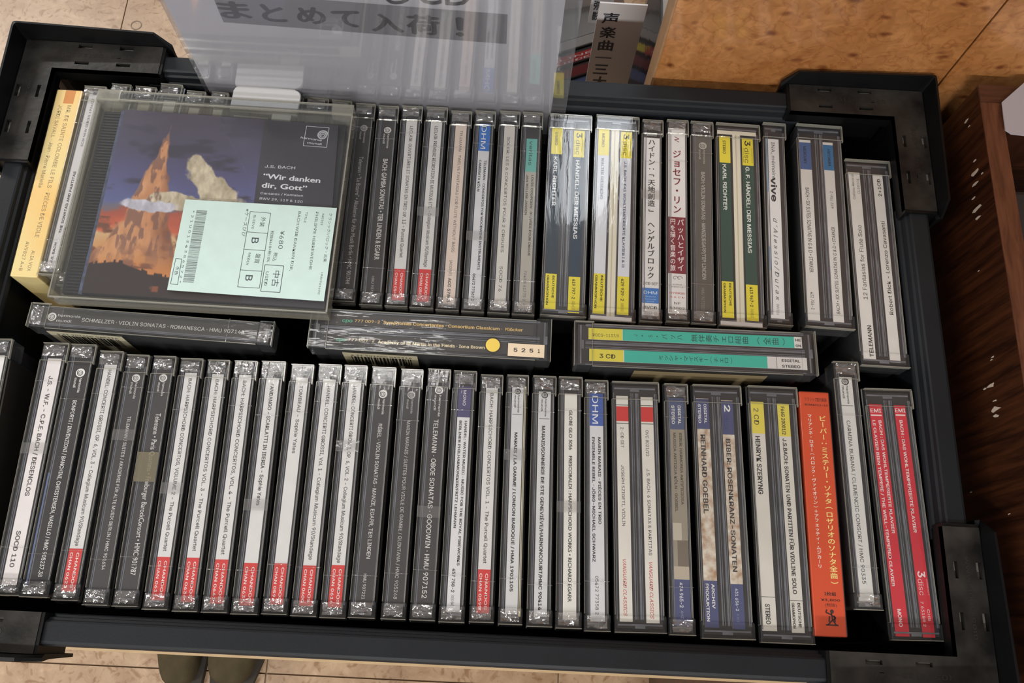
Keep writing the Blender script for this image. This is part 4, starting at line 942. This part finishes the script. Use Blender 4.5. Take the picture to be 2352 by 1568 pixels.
def picture():
    NX, NY = 300, 400
    U, V = np.meshgrid(np.linspace(0, 1, NX), np.linspace(0, 1, NY), indexing='ij')    # V 0 top .. 1 bottom
    c = lambda r, g, b: np.array([r, g, b], float)
    def ramp(t, st):
        out = np.zeros(t.shape + (3,))
        for k in range(3): out[..., k] = np.interp(t, [s[0] for s in st], [s[1][k] for s in st])
        return out
    n = fbm(U * 1.4, V * 3, 4, 3) - .5
    t = np.clip(V + n * .10, 0, 1)
    C = ramp(t, [(0, c(66, 56, 72)), (.2, c(72, 66, 92)), (.35, c(82, 78, 120)), (.5, c(96, 102, 152)), (.545, c(118, 108, 120)), (.565, c(176, 84, 62)), (.64, c(206, 96, 60)), (.665, c(216, 176, 128)), (.72, c(214, 160, 104)), (.86, c(208, 130, 66)), (.93, c(206, 150, 84)), (1, c(196, 130, 70))])
    def blend(mask, col): 
        nonlocal C
        m = np.clip(mask, 0, 1)[..., None]; C = C * (1 - m) + np.asarray(col) * m
    cl = fbm(U * 1.2, V * 2.2, 7, 11)
    blend((cl - .52) * 9 * ((V > .6) & (V < .86)), c(120, 70, 48))
    blend((fbm(U, V * 4, 5, 21) - .56) * 6 * (V < .5), c(52, 46, 66))
    # pale standing rock and a swirl of cream cloud bands
    edge = (fbm(U * 1.3, V, 8, 5) - .5) * .07
    rw = .012 + .24 * np.clip(V - .10, 0, 1) ** .9 + .5 * np.clip(V - .62, 0, 1)
    d = np.abs(U - (.36 - .10 * V)) - rw - edge * 1.2
    rock = ramp(np.clip((U - .22) / .24, 0, 1), [(0, c(222, 160, 112)), (.5, c(206, 140, 92)), (1, c(150, 94, 64))]) + ((fbm(U * 2, V * 1.2, 10, 8) - .5) * 60)[..., None]
    m = np.clip(-d * 60, 0, 1) * np.clip((V - .07) * 40, 0, 1) * np.clip((.88 - V) * 6, 0, 1)
    blend(m, np.clip(rock, 0, 255))
    ey = np.hypot((U - .72) / .23, (V - .40 - .08 * np.sin(U * 9)) / .11) + (fbm(U, V, 9, 31) - .5) * 1.1
    arm = np.hypot((U - .5) / .2, (V - .50) / .05) + (fbm(U, V, 9, 37) - .5) * .9
    puff = np.clip(c(204, 188, 158) + ((fbm(U * 1.3, V, 22, 41) - .5) * 110)[..., None], 0, 255)
    blend((1 - np.minimum(ey, arm)) * 8, puff)
    blend(m * np.clip((fbm(U * 3, V * 1.5, 9, 71) - .50) * 9, 0, .75), c(124, 84, 72))
    blend((1 - np.hypot((U - .30) / .26, (V - .53) / .035) - (fbm(U, V, 12, 47) - .5) * 1.2) * 5, np.clip(c(206, 202, 212) + ((fbm(U * 1.3, V, 26, 43) - .5) * 80)[..., None], 0, 255))
    hill = .885 + .05 * (fbm(U, V * 0, 5, 51) - .5) - .05 * np.exp(-((U - .12) / .2) ** 2) + .03 * np.exp(-((U - .75) / .1) ** 2) - .012 * (fbm(U, V * 0, 30, 61) > .55)
    blend(np.clip((V - hill) * 120, 0, 1), c(46, 30, 26)); blend(np.clip((.012 - np.hypot((U - .42) * 1.2, V - .955)) * 80, 0, .6), c(150, 80, 46))
    blend(np.clip((.025 - np.maximum(np.abs(U - .45), np.abs(V - .96) * 1.4)) * 90, 0, .8), c(158, 84, 52))
    return NX, NY, U, V, C
NX, NY, U, V, C = picture()
q0, q1, q2, q3 = [np.array(p) for p in (bk[0], LP(613, 272), LP(580, 694), bk[3])]
# straight split: picture on the left two thirds
ts = .655
q1 = np.array(bk[0]) * (1 - ts) + np.array(bk[1]) * ts; q2 = np.array(bk[3]) * (1 - ts) + np.array(bk[2]) * ts
Uf = U[..., None]; Vf = V[..., None]
XY = (q0 * (1 - Uf) + q1 * Uf) * (1 - Vf) + (q3 * (1 - Uf) + q2 * Uf) * Vf
me = bpy.data.meshes.new('cover_picture')
vv = np.concatenate([XY.reshape(-1, 2), np.full((NX * NY, 1), -.00155)], 1)
idx = np.arange(NX * NY).reshape(NX, NY); fs = np.stack([idx[:-1, :-1], idx[:-1, 1:], idx[1:, 1:], idx[1:, :-1]], -1).reshape(-1, 4)
me.vertices.add(NX * NY); me.vertices.foreach_set('co', vv.ravel())
me.loops.add(fs.size); me.loops.foreach_set('vertex_index', fs.ravel()); me.polygons.add(len(fs))
me.polygons.foreach_set('loop_start', np.arange(0, fs.size, 4)); me.polygons.foreach_set('loop_total', np.full(len(fs), 4)); me.update()
ca = me.color_attributes.new('Col', 'FLOAT_COLOR', 'POINT')
cc = C / 255; cl_ = np.where(cc <= .04045, cc / 12.92, ((cc + .055) / 1.055) ** 2.4).reshape(-1, 3)
ca.data.foreach_set('color', np.concatenate([cl_, np.ones((len(cl_), 1))], 1).ravel())
m = bpy.data.materials.new('printed_landscape'); m.use_nodes = True; nt = m.node_tree
at = nt.nodes.new('ShaderNodeVertexColor'); at.layer_name = 'Col'; nt.links.new(at.outputs[0], nt.nodes['Principled BSDF'].inputs['Base Color']); nt.nodes['Principled BSDF'].inputs['Roughness'].default_value = .5
me.materials.append(m); pic = bpy.data.objects.new('cover_picture', me); COL.objects.link(pic); pic.parent = leaf
# lettering on the dark third
pr = Print(-.00150)
def pl(txt, a, b, cap, rgb, bold=0.0, shear=0.0):
    pr.line(txt, LP(*a), LP(*b), cap * .000209, rgb, bold, shear)
WT = (236, 236, 238)
pl('J.S. BACH', (607, 377), (677, 381), 11, WT, .004); pl('“Wir danken', (603, 400), (735, 411), 15, WT, .03); pl('dir, Gott”', (600, 421), (704, 429), 15, WT, .03)
pl('Cantates / Kantaten', (597, 439), (695, 445), 8.5, WT); pl('BWV 29, 119 & 120', (595, 451), (694, 459), 9, WT)
fr = [LP(703, 286), LP(755, 290), LP(749, 335), LP(695, 331)]; pr.frame(*fr, .00025, WT)
c_ = LP(740, 307); pr.spiral(c_, .0030, (200, 200, 202), 2.6, 0, .30); pl('harmonia', (690, 311), (738, 318), 8, WT, .006); pl('mundi', (705, 323), (738, 327), 8, WT, .006)
pr.build('cover_lettering', leaf)
# mint price sticker
st = [LP(426, 458, ZT), LP(774, 478, ZT), LP(744, 692, ZT), LP(384, 666, ZT)]
bm = bmesh.new(); add_poly(bm, [st[3], st[2], st[1], st[0]], .0001, .00022)
stk = obj('price_sticker', bm, paper((192, 214, 209)), flat)
pr = Print(.00025); TB = (58, 66, 70)
pl('クラシック/バロック・古楽', (760, 490), (746, 602), 6.5, TB); pl('HMC901690', (741, 626), (733, 676), 7, TB)
pl('ARTIST', (744, 490), (739, 518), 7, TB); pl('PHILIPPE HERREWEGHE', (730, 487), (714, 620), 9.5, TB); pl('TITLE', (706, 487), (701, 512), 7, TB); pl('BACH:WIR DANKEN DIR,', (690, 486), (670, 622), 9.5, TB)
pl('¥680', (651, 531), (646, 572), 15, TB); pl('税込', (634, 580), (630, 600), 8, TB); pl('税抜¥618+税10%', (626, 530), (616, 602), 6.5, TB)
fw = .00028
pr.frame(LP(575, 486), LP(622, 490), LP(596, 662), LP(546, 659), fw, TB)
for t in (.27, .5, .775): 
    A = LP(575 + (546 - 575) * t, 486 + 173 * t); B_ = LP(622 + (596 - 622) * t, 490 + 172 * t); pr.stroke(A, B_, fw, TB)
pl('外装', (606, 499), (601, 521), 10, TB); pl('SLEEVE', (587, 494), (581, 526), 8, TB); pl('B', (587, 546), (585, 559), 24, TB, .01)
pl('盤質', (594, 583), (589, 605), 10, TB); pl('MEDIA', (575, 581), (569, 609), 8, TB); pl('B', (573, 632), (571, 645), 24, TB, .01)
pr.frame(LP(609, 608), LP(652, 611), LP(643, 672), LP(599, 669), fw * 1.2, TB)
pl('中古', (636, 622), (631, 658), 14, TB); pl('USED', (616, 624), (611, 656), 10, TB)
pl('※ケースひび', (569, 480), (559, 543), 8, TB)
a0, a1 = np.array(LP(464, 484)), np.array(LP(432, 652)); dirv = a1 - a0; Lb = np.hypot(*dirv); dirv = dirv / Lb; nn = np.array([-dirv[1], dirv[0]]) * .0028
t = 0; rnd = random.Random(5)
while t < Lb - .0004:
    wv = rnd.choice((.00016, .00018, .00034)); A = a0 + dirv * t; B_ = a0 + dirv * (t + wv)
    pr.raw([A - nn, B_ - nn, B_ + nn, A + nn], [(0, 1, 2, 3)], (56, 62, 66)); t += wv + rnd.choice((.00022, .0003, .00042))
pl('* 2 1 U 0 1 3 4 3 8 6 5 7 2 *', (446, 484), (414, 650), 7.5, TB)
pr.frame(LP(404, 594), LP(418, 595), LP(408, 654), LP(392, 652), fw, TB); pl('水色', (410, 612), (403, 632), 8, TB)
pr.build('sticker_lettering', stk)['kind'] = 'stuff'

# white rounded plastic tab standing behind the flat CD
a = onz(530, 212, .004); b = onz(683, 226, .004)
bm = bmesh.new(); n = 8; hw = (b - a).length / 2; pts = []
for cxx, cyy, a0 in ((hw - .004, .013, 0), (-hw + .004, .013, 90)):
    for i in range(n + 1): t = math.radians(a0 + 90 * i / n); pts.append((cxx + .004 * math.cos(t), cyy + .004 * math.sin(t)))
pts += [(-hw, -.0), (hw, -.0)]
add_poly(bm, pts, 0, .0022); bmesh.ops.bevel(bm, geom=[e for e in bm.edges if abs(e.verts[0].co.z - e.verts[1].co.z) < 1e-6], offset=.0005, segments=2, affect='EDGES')
tab = empty('plastic_tab', (a + b) / 2 + Vector((0.002, -.0135, .0008)), 'white rounded plastic tab lying between the case heads and the flat CD', 'plastic tab', math.atan2(b.y - a.y, b.x - a.x))
o = obj('tab_plate', bm, mat('glossy_white_plastic', (236, 236, 236), .25), tab)
bm = bmesh.new()
for i in range(3): add_rbox(bm, -hw + .003, hw - .016, -.004 - i * .0022, -.0028 - i * .0022, 0, .0016, .0003)
add_rbox(bm, hw - .014, hw - .003, -.011, 0, 0, .0024, .0004)
obj('ribbed_clip', bm, mat('glossy_white_plastic', (236, 236, 236), .25), tab)

# ============================================================ SIGN SHEET standing behind the back row
SY = 0.2945
def SP(x, y, Y=SY): 
    P = ony(x, y, Y); return (P.x, P.z)
sign = empty('sign_sheet', (-.07, SY, Z0 - .03), 'pale translucent plastic sleeve with a Japanese notice, standing upright behind the back row', 'sign')
bl, brr = SP(470, 205), SP(1300, 247); tl, tr = SP(365, 0), SP(1340, 0)
xl, xr = (bl[0] + tl[0]) / 2, (brr[0] + tr[0]) / 2; zb_ = Z0 - 0.035; ztp = Z0 + .175
M_SLEEVE = clear('clear_sleeve_plastic', (.95, .95, .96), .06, 1.55, bump=(14, .2), milky=.05, milk=(225, 224, 228), boost=.18)
def upright(name, x0, x1, z0, z1, y0, y1, m, parent):
    return child(slab(name, x0, x1, y0, y1, z0, z1, m), parent)
def translucent(name, rgb, k=.5):
    m = bpy.data.materials.new(name); m.use_nodes = True; nt = m.node_tree
    for n in list(nt.nodes): nt.nodes.remove(n)
    o = nt.nodes.new('ShaderNodeOutputMaterial'); d = nt.nodes.new('ShaderNodeBsdfDiffuse'); t = nt.nodes.new('ShaderNodeBsdfTranslucent'); x = nt.nodes.new('ShaderNodeMixShader')
    d.inputs[0].default_value = lin(rgb); t.inputs[0].default_value = lin(rgb); x.inputs[0].default_value = k
    nt.links.new(d.outputs[0], x.inputs[1]); nt.links.new(t.outputs[0], x.inputs[2]); nt.links.new(x.outputs[0], o.inputs[0]); return m
sl = upright('plastic_sleeve', xl, xr, zb_, ztp, SY, SY + .0003, M_SLEEVE, sign)
x5 = SP(1268, 243)[0]
pp = upright('notice_paper', xl + .002, x5, zb_ + .01, ztp - .002, SY + .0006, SY + .0009, translucent('lavender_grey_paper', (240, 239, 243), .5), sign)
pr = Print(0)
def SL(x, y): return SP(x, y)
b0 = SL(513, 53); b1 = SL(1163, 103); zl = b0[1]; zr_ = b1[1]; zu = SL(1181, 36)[1]
pr.raw([(b0[0], zl), (b1[0], zr_), (b1[0], zu), (b0[0], zu + (zl - zr_))], [(0, 1, 2, 3)], (152, 150, 156))
pr.z += .00005
zc = lambda x: zl + (zr_ - zl) * (x - 513) / 650
S1 = (44, 44, 50)
for ch, xa, xb, ya, yb in (('ま', 500, 576, 3, 43), ('と', 598, 656, 10, 50), ('め', 680, 748, 16, 55), ('て', 762, 828, 24, 62), ('入', 850, 926, 32, 74), ('荷', 932, 1010, 34, 80), ('！', 1046, 1066, 40, 84)):
    p_a = SL(xa, (ya + yb) / 2); p_b = SL(xb, (ya + yb) / 2 + 4); h = abs(SL(xa, ya)[1] - SL(xa, yb)[1])
    vs, ps = glyph_mesh(ch, .05)
    x0, x1, y0, y1 = vs[:, 0].min(), vs[:, 0].max(), vs[:, 1].min(), vs[:, 1].max()
    pts = np.stack([p_a[0] + (vs[:, 0] - x0) / (x1 - x0) * (p_b[0] - p_a[0]), (p_a[1] + p_b[1]) / 2 + (vs[:, 1] - (y0 + y1) / 2) / (y1 - y0) * h], 1)
    pr.raw(pts, ps, S1)
a = SL(880, -20); b = SL(1080, -10)
pr.line('じCD', a, b, abs(SL(900, -40)[1] - SL(900, 12)[1]), S1, .02)
lt = pr.build('lettering', pp)
lt.rotation_euler = (math.radians(90), 0, 0); lt.matrix_parent_inverse = Matrix.Identity(4)
# lettering is built in x,z; place it just in front of the paper
lt.location = (-sign.location.x - 0, SY + .00052 - sign.location.y, -sign.location.z)
lt.parent = pp; lt.matrix_parent_inverse = Matrix.Identity(4)
lt.location = (0, SY + .00052, 0)

# ============================================================ LOWER BIN seen between the sheet and the burl panel
M_PLATE = mat('grey_white_card', (222, 222, 224), .5)
def plate(name, Y, x0, x1, ztop, zbot, label, texts, m=M_PLATE, th=.0012):
    r = empty(name, ((x0 + x1) / 2, Y, zbot), label, 'divider')
    o = child(slab('card', x0, x1, Y, Y + th, zbot, ztop, m), r)
    pr = Print(0)
    for f in texts: f(pr)
    if pr.v:
        l = pr.build('lettering', o); l.rotation_euler = (math.radians(90), 0, 0); l.matrix_parent_inverse = Matrix.Identity(4); l.location = (0, Y - .0002, 0)
    return r
YP = .41
def PP(x, y, Y=YP): P = ony(x, y, Y); return (P.x, P.z)
L0 = PP(1361, 100); R0 = PP(1463, 110); T0 = PP(1400, 8)
BINZ = Z0 - .30
def txt1(pr):
    K_ = (38, 42, 56)
    for ch, xa, xb, ya, yb in (('声', 1383, 1422, 28, 53), ('楽', 1378, 1415, 60, 86), ('曲', 1374, 1409, 91, 115), ('—', 1367, 1405, 130, 132), ('三', 1363, 1397, 147, 169), ('大', 1360, 1393, 174, 200)):
        a = PP(xa, (ya + yb) / 2); b = PP(xb, (ya + yb) / 2); h = abs(PP(xa, ya)[1] - PP(xa, yb)[1])
        vs, ps = glyph_mesh(ch, .03 if ch != '—' else 0)
        x0, x1, y0, y1 = vs[:, 0].min(), vs[:, 0].max(), vs[:, 1].min(), vs[:, 1].max()
        pr.raw(np.stack([a[0] + (vs[:, 0] - x0) / (x1 - x0) * (b[0] - a[0]), a[1] + (vs[:, 1] - (y0 + y1) / 2) / (y1 - y0) * h], 1), ps, K_)
plate('divider_plate', YP, L0[0], R0[0], T0[1], BINZ, 'grey-white divider card with a vertical column of Japanese characters, behind the back rail', [txt1])
# second card and a clear sleeve around them
bin_ = empty('record_bin', (0.0, .47, 0), 'low bin behind the crate holding divider cards and slanted CD cases', 'bin')
BX0, BX1 = -.13, WL - .002
child(slab('bin_floor', BX0, BX1, .34, .70, BINZ - .012, BINZ, mat('dark_bin_board', (70, 58, 50), .6)), bin_)
child(slab('bin_back', BX0, BX1, .70, .712, 0, Z0 - .05, mat('dark_bin_board', (70, 58, 50), .6)), bin_)
child(slab('bin_side', BX0 - .01, BX0, .34, .712, 0, Z0 - .05, mat('dark_bin_board', (70, 58, 50), .6)), bin_)
Y2 = .44
def P2(x, y): P = ony(x, y, Y2); return (P.x, P.z)
def txt2(pr):
    K_ = (38, 42, 56)
    for ch, xa, xb, ya, yb in (('弥', 1364, 1378, 0, 22), ('影', 1360, 1374, 26, 46)):
        a = P2(xa, (ya + yb) / 2); b = P2(xb, (ya + yb) / 2); h = abs(P2(xa, ya)[1] - P2(xa, yb)[1])
        vs, ps = glyph_mesh(ch, .03); x0, x1, y0, y1 = vs[:, 0].min(), vs[:, 0].max(), vs[:, 1].min(), vs[:, 1].max()
        pr.raw(np.stack([a[0] + (vs[:, 0] - x0) / (x1 - x0) * (b[0] - a[0]), a[1] + (vs[:, 1] - (y0 + y1) / 2) / (y1 - y0) * h], 1), ps, K_)
a, b = P2(1350, 52), P2(1400, 52)
plate('divider_plate', Y2, a[0], b[0], Z0 + .16, a[1], 'upper divider card half hidden behind the lettered grey-white card', [txt2])
# slanted CD cases in the bin
c_ = ony(1325, 60, .56)
r = empty('divider_plate', (c_.x, .56, c_.z), 'blank pale grey card leaning at a slant behind the lettered divider card', 'divider'); r.rotation_euler = (0, math.radians(-20), 0)
bm = bmesh.new(); add_box(bm, -.06, .05, 0, .0012, -.035, .06); obj('card', bm, mat('pale_grey_card', (190, 186, 186), .5), r)
def slanted(px, py, length, ang, rgb, lab, Y, strip=None, txt=None, th=.0104):
    Y += .02; c = ony(px, py, Y); r = empty('cd_case', c, lab, 'CD case', 0, 'slanted cases in the low bin'); r.rotation_euler = (math.radians(52), 0, math.radians(ang))
    bm = bmesh.new(); add_rbox(bm, -length / 2, length / 2, -th / 2, th / 2, -.12, 0, .0008); obj('shell', bm, M_CLEAR, r)
    bm = bmesh.new(); add_box(bm, -length / 2 + .002, length / 2 - .002, -th / 2 + .001, th / 2 - .001, -.118, -.0008); o = obj('tray', bm, mat('tray_%d' % rgb[0], rgb, .4), r)
    if strip:
        bm = bmesh.new(); add_box(bm, -length / 2 + .004, length / 2 - .004, -th * .32, th * .32, -.0008, -.0004); s_ = obj('spine_label', bm, paper(strip), r)
        if txt:
            p_ = Print(-.0003); p_.rect(length * .30, length * .46, -th * .3, th * .3, (226, 214, 60)); p_.line(txt, (-length * .4, th * .14), (length * .25, th * .14), th * .22, (240, 225, 225), .01); p_.line('DIE LIEDER', (-length * .4, -th * .16), (length * .2, -th * .16), th * .22, (240, 225, 225), .01); p_.build('lettering', s_)
    return r
SB = ony(1322, 132, .475)
for kk, (rgb, lab, strip, txt) in enumerate((((60, 54, 52), 'slanted case with a red and yellow spine behind the back rail', (190, 54, 52), 'BERLINER'),
        ((84, 40, 38), 'slanted case with a dull dark red spine, just below the red and yellow one', (120, 34, 34), None),
        ((70, 84, 130), 'slanted case with a blue patterned spine, lowest of the bin cases', (88, 100, 150), None))):
    o = slanted(1338, 128, .100, 24, rgb, lab, .46, strip, txt)
    o.location = SB + Matrix.Rotation(math.radians(24), 3, 'Z') @ (Matrix.Rotation(math.radians(52), 3, 'X') @ Vector((0, -.0118 * kk, 0)))
o = slanted(1338, 128, .100, 24, (120, 118, 118), 'pale grey slanted case, uppermost of the slanted bin cases', .46, (184, 182, 182))
o.location = SB + Matrix.Rotation(math.radians(24), 3, 'Z') @ (Matrix.Rotation(math.radians(52), 3, 'X') @ Vector((0, .0118, 0)))
c_ = ony(1475, 110, .40); r = empty('cd_case', (c_.x + .012, .40, Z0 - .1), 'clear edged case wedged upright against the burl panel edge', 'CD case')
bm = bmesh.new(); add_rbox(bm, -.0052, .0052, -.062, .062, -.10, .06, .0008); obj('shell', bm, M_CLEAR, r)
bm = bmesh.new(); add_box(bm, -.004, .004, -.06, .06, -.098, .058); obj('tray', bm, M_TRAY, r)
bm = bmesh.new(); add_box(bm, -.003, .003, -.06, .06, .058, .0586); obj('spine_label', bm, paper((190, 186, 182)), r)

# ============================================================ BROWN WOODEN BOX on the right
def wood(name, a, b_, scale, stretch, rough=.35):
    m = bpy.data.materials.new(name); m.use_nodes = True; nt = m.node_tree; b = nt.nodes['Principled BSDF']
    tc = nt.nodes.new('ShaderNodeNewGeometry'); mp = nt.nodes.new('ShaderNodeMapping'); mp.inputs['Scale'].default_value = stretch
    n = nt.nodes.new('ShaderNodeTexNoise'); n.inputs['Scale'].default_value = scale; n.inputs['Detail'].default_value = 7; n.inputs['Roughness'].default_value = .65; n.inputs['Distortion'].default_value = .4
    r = nt.nodes.new('ShaderNodeValToRGB'); r.color_ramp.elements[0].position = .36; r.color_ramp.elements[0].color = lin(a); r.color_ramp.elements[1].position = .64; r.color_ramp.elements[1].color = lin(b_)
    nt.links.new(tc.outputs['Position'], mp.inputs[0]); nt.links.new(mp.outputs[0], n.inputs['Vector']); nt.links.new(n.outputs['Fac'], r.inputs[0]); nt.links.new(r.outputs[0], b.inputs['Base Color']); b.inputs['Roughness'].default_value = rough
    return m
M_WOODS = wood('dark_walnut_side', (36, 17, 9), (74, 40, 22), 26, (1, 9, .6))
M_WOODT = wood('brown_edge_strip', (74, 42, 28), (104, 64, 45), 30, (9, 1, 1))
box = empty('wooden_box', (.33, .1, 0), 'dark walnut wooden box with chipped side and lighter top edge, right of the crate', 'wooden box')
BXL = .2605; BZ = Z0 + .03
child(slab('side_board', BXL, BXL + .0115, -.22, .2965, 0.0, BZ - .0006, M_WOODS), box)
child(slab('edge_strip', BXL, BXL + .0117, -.22, .2966, BZ - .0006, BZ, M_WOODT), box)
child(slab('back_board', BXL, .60, .2968, .3075, 0.0, BZ + .0002, M_WOODS, r=.0004), box)
child(slab('edge_strip', BXL, .60, .2966, .3077, BZ + .0002, BZ + .0008, wood('dark_edge_strip', (60, 33, 22), (84, 50, 34), 30, (1, 9, 1))), box)
child(slab('front_board', BXL, .60, -.232, -.2202, 0.0, BZ, M_WOODS), box)
child(slab('bottom_board', BXL + .012, .60, -.22, .2965, Z0 - .042, Z0 - .0337, M_WOODS), box)
def onx(x, y, X): d = ray(x, y); t = X / d[0]; return (d[1] * t, CAMH + d[2] * t + Z0)
rnd = random.Random(2); bm = bmesh.new()
for (px, py, s) in ((2220, 278, 5), (2226, 290, 3), (2238, 370, 4), (2240, 395, 11), (2242, 420, 8), (2236, 455, 4), (2243, 480, 10), (2246, 500, 6), (2256, 398, 3), (2276, 885, 9), (2262, 893, 4), (2285, 920, 4), (2286, 940, 12), (2288, 955, 7), (2280, 820, 4), (2278, 826, 3), (2318, 1180, 3), (2230, 1130, 3), (2248, 622, 2)):
    yy, zz = onx(px, py, BXL); n = 7; ring_ = []
    for i in range(n):
        a = i * 2 * math.pi / n; rr = s * .00026 * rnd.uniform(.5, 1.3)
        ring_.append((yy + rr * .45 * math.cos(a), zz + rr * 1.6 * math.sin(a)))
    v0 = [bm.verts.new((BXL - .0002, p[0], p[1])) for p in ring_]; v1 = [bm.verts.new((BXL + .0001, p[0], p[1])) for p in ring_]
    bm.faces.new(v0)
    for i in range(n): bm.faces.new((v0[i], v0[(i + 1) % n], v1[(i + 1) % n], v1[i]))
ch = child(obj('paint_chips', bm, mat('bare_chipped_wood', (196, 180, 164), .7)), box); tag(ch, 'pale chips in the dark side board', kind='stuff')
# CD lying in the box and a clear sheet over it
c_ = onz(2322, 560, -.003)
r = empty('cd_case', (BXL + .0845, .205, Z0 - .0125), 'shrink-wrapped black-covered CD lying inside the brown wooden box', 'CD case', math.radians(1.5))
bm = bmesh.new(); add_rbox(bm, -.071, .071, -.0625, .0625, -.0104, 0, .0006); obj('shell', bm, M_FILMFLAT, r)
bm = bmesh.new(); add_box(bm, -.069, .069, -.061, .061, -.010, -.001); lf = obj('cover_leaflet', bm, paper((40, 40, 44)), r)
pr = Print(-.0009); pr.frame((-.064, .048), (-.045, .048), (-.045, .034), (-.064, .034), .0003, (150, 150, 154)); pr.line('harmonia', (-.068, .042), (-.050, .042), .0024, (186, 186, 190)); pr.line('mundi', (-.062, .037), (-.050, .037), .0024, (186, 186, 190)); pr.line('THE', (-.064, -.005), (-.050, -.005), .004, (200, 200, 204), .02)
pr.build('lettering', lf)
bm = bmesh.new(); add_rbox(bm, -.069, .069, -.0605, .0605, -.0104, 0, .0006); r2 = empty('cd_case', (BXL + .0848, .205, Z0 - .0232), 'CD case directly beneath the shrink-wrapped one in the wooden box', 'CD case'); obj('shell', bm, M_TRAY, r2)
bm = bmesh.new(); P0 = [onz(2300, 236, .032), onz(2352, 190, .032), onz(2420, 190, .032), onz(2420, 320, .032), onz(2322, 309, .032), onz(2308, 300, .032)]
v = [bm.verts.new(p) for p in P0]; v2 = [bm.verts.new(p + Vector((0, 0, .0006))) for p in P0]
bm.faces.new(v2); bm.faces.new(v[::-1])
for i in range(len(v)): bm.faces.new((v[i], v[(i + 1) % len(v)], v2[(i + 1) % len(v)], v2[i]))
o = obj('plastic_sheet', bm, clear('pale_sheet_plastic', (.8, .78, .82), .2, 1.5, milky=.6, milk=(200, 196, 204))); tag(o, 'pale translucent plastic sheet resting on the back corner of the wooden box', 'plastic sheet')

# ============================================================ SHOES under the stand
def shoe(px, py, w, l, yaw, lab):
    P = onz(px, py, -1.0 + .05); bm = bmesh.new(); N = 18; M = 12; rings = []
    for j in range(M + 1):
        t = j / M; yy = -l / 2 + l * t
        ww = w * (.30 + .70 * math.sin(math.pi * min(1, .10 + t * .52)) ** .8) * (1 if t > .02 else .75)
        hh = .045 + .055 * t ** 1.3
        ring_ = []
        for i in range(N):
            a = 2 * math.pi * i / N; cx_ = ww / 2 * math.copysign(abs(math.cos(a)) ** .8, math.cos(a)); cz = hh * (.5 + .5 * math.copysign(abs(math.sin(a)) ** .7, math.sin(a)))
            ring_.append(bm.verts.new((cx_, yy, cz + .012)))
        rings.append(ring_)
    for a, b in zip(rings[:-1], rings[1:]):
        for i in range(N): bm.faces.new((a[i], a[(i + 1) % N], b[(i + 1) % N], b[i]))
    bm.faces.new(rings[0][::-1]); bm.faces.new(rings[-1])
    r = empty('shoe', (P.x, P.y, 0), lab, 'shoe', yaw)
    o = obj('upper', bm, mat('olive_brown_suede', (62, 54, 37), .9, .2, noise=(60, .3), bump=(700, .4)), r, smooth=True)
    s = o.modifiers.new('s', 'SUBSURF'); s.levels = 1; s.render_levels = 1
    bm = bmesh.new(); pts = []
    for j in range(M + 1):
        t = j / M; pts.append((t, w * .52 * (.32 + .70 * math.sin(math.pi * min(1, .10 + t * .52)) ** .8)))
    poly = [(x, -l / 2 - .003 + (l + .006) * t) for t, x in pts] + [(-x, -l / 2 - .003 + (l + .006) * t) for t, x in pts[::-1]]
    add_poly(bm, poly, 0, .014); obj('sole', bm, mat('dark_rubber_sole', (52, 46, 38), .8), r)
shoe(417, 1382, .084, .24, math.radians(5), 'left one of two olive-brown suede shoes on the floor under the front rail')
shoe(560, 1382, .100, .24, math.radians(-6), 'right one of two olive-brown suede shoes on the floor under the front rail')
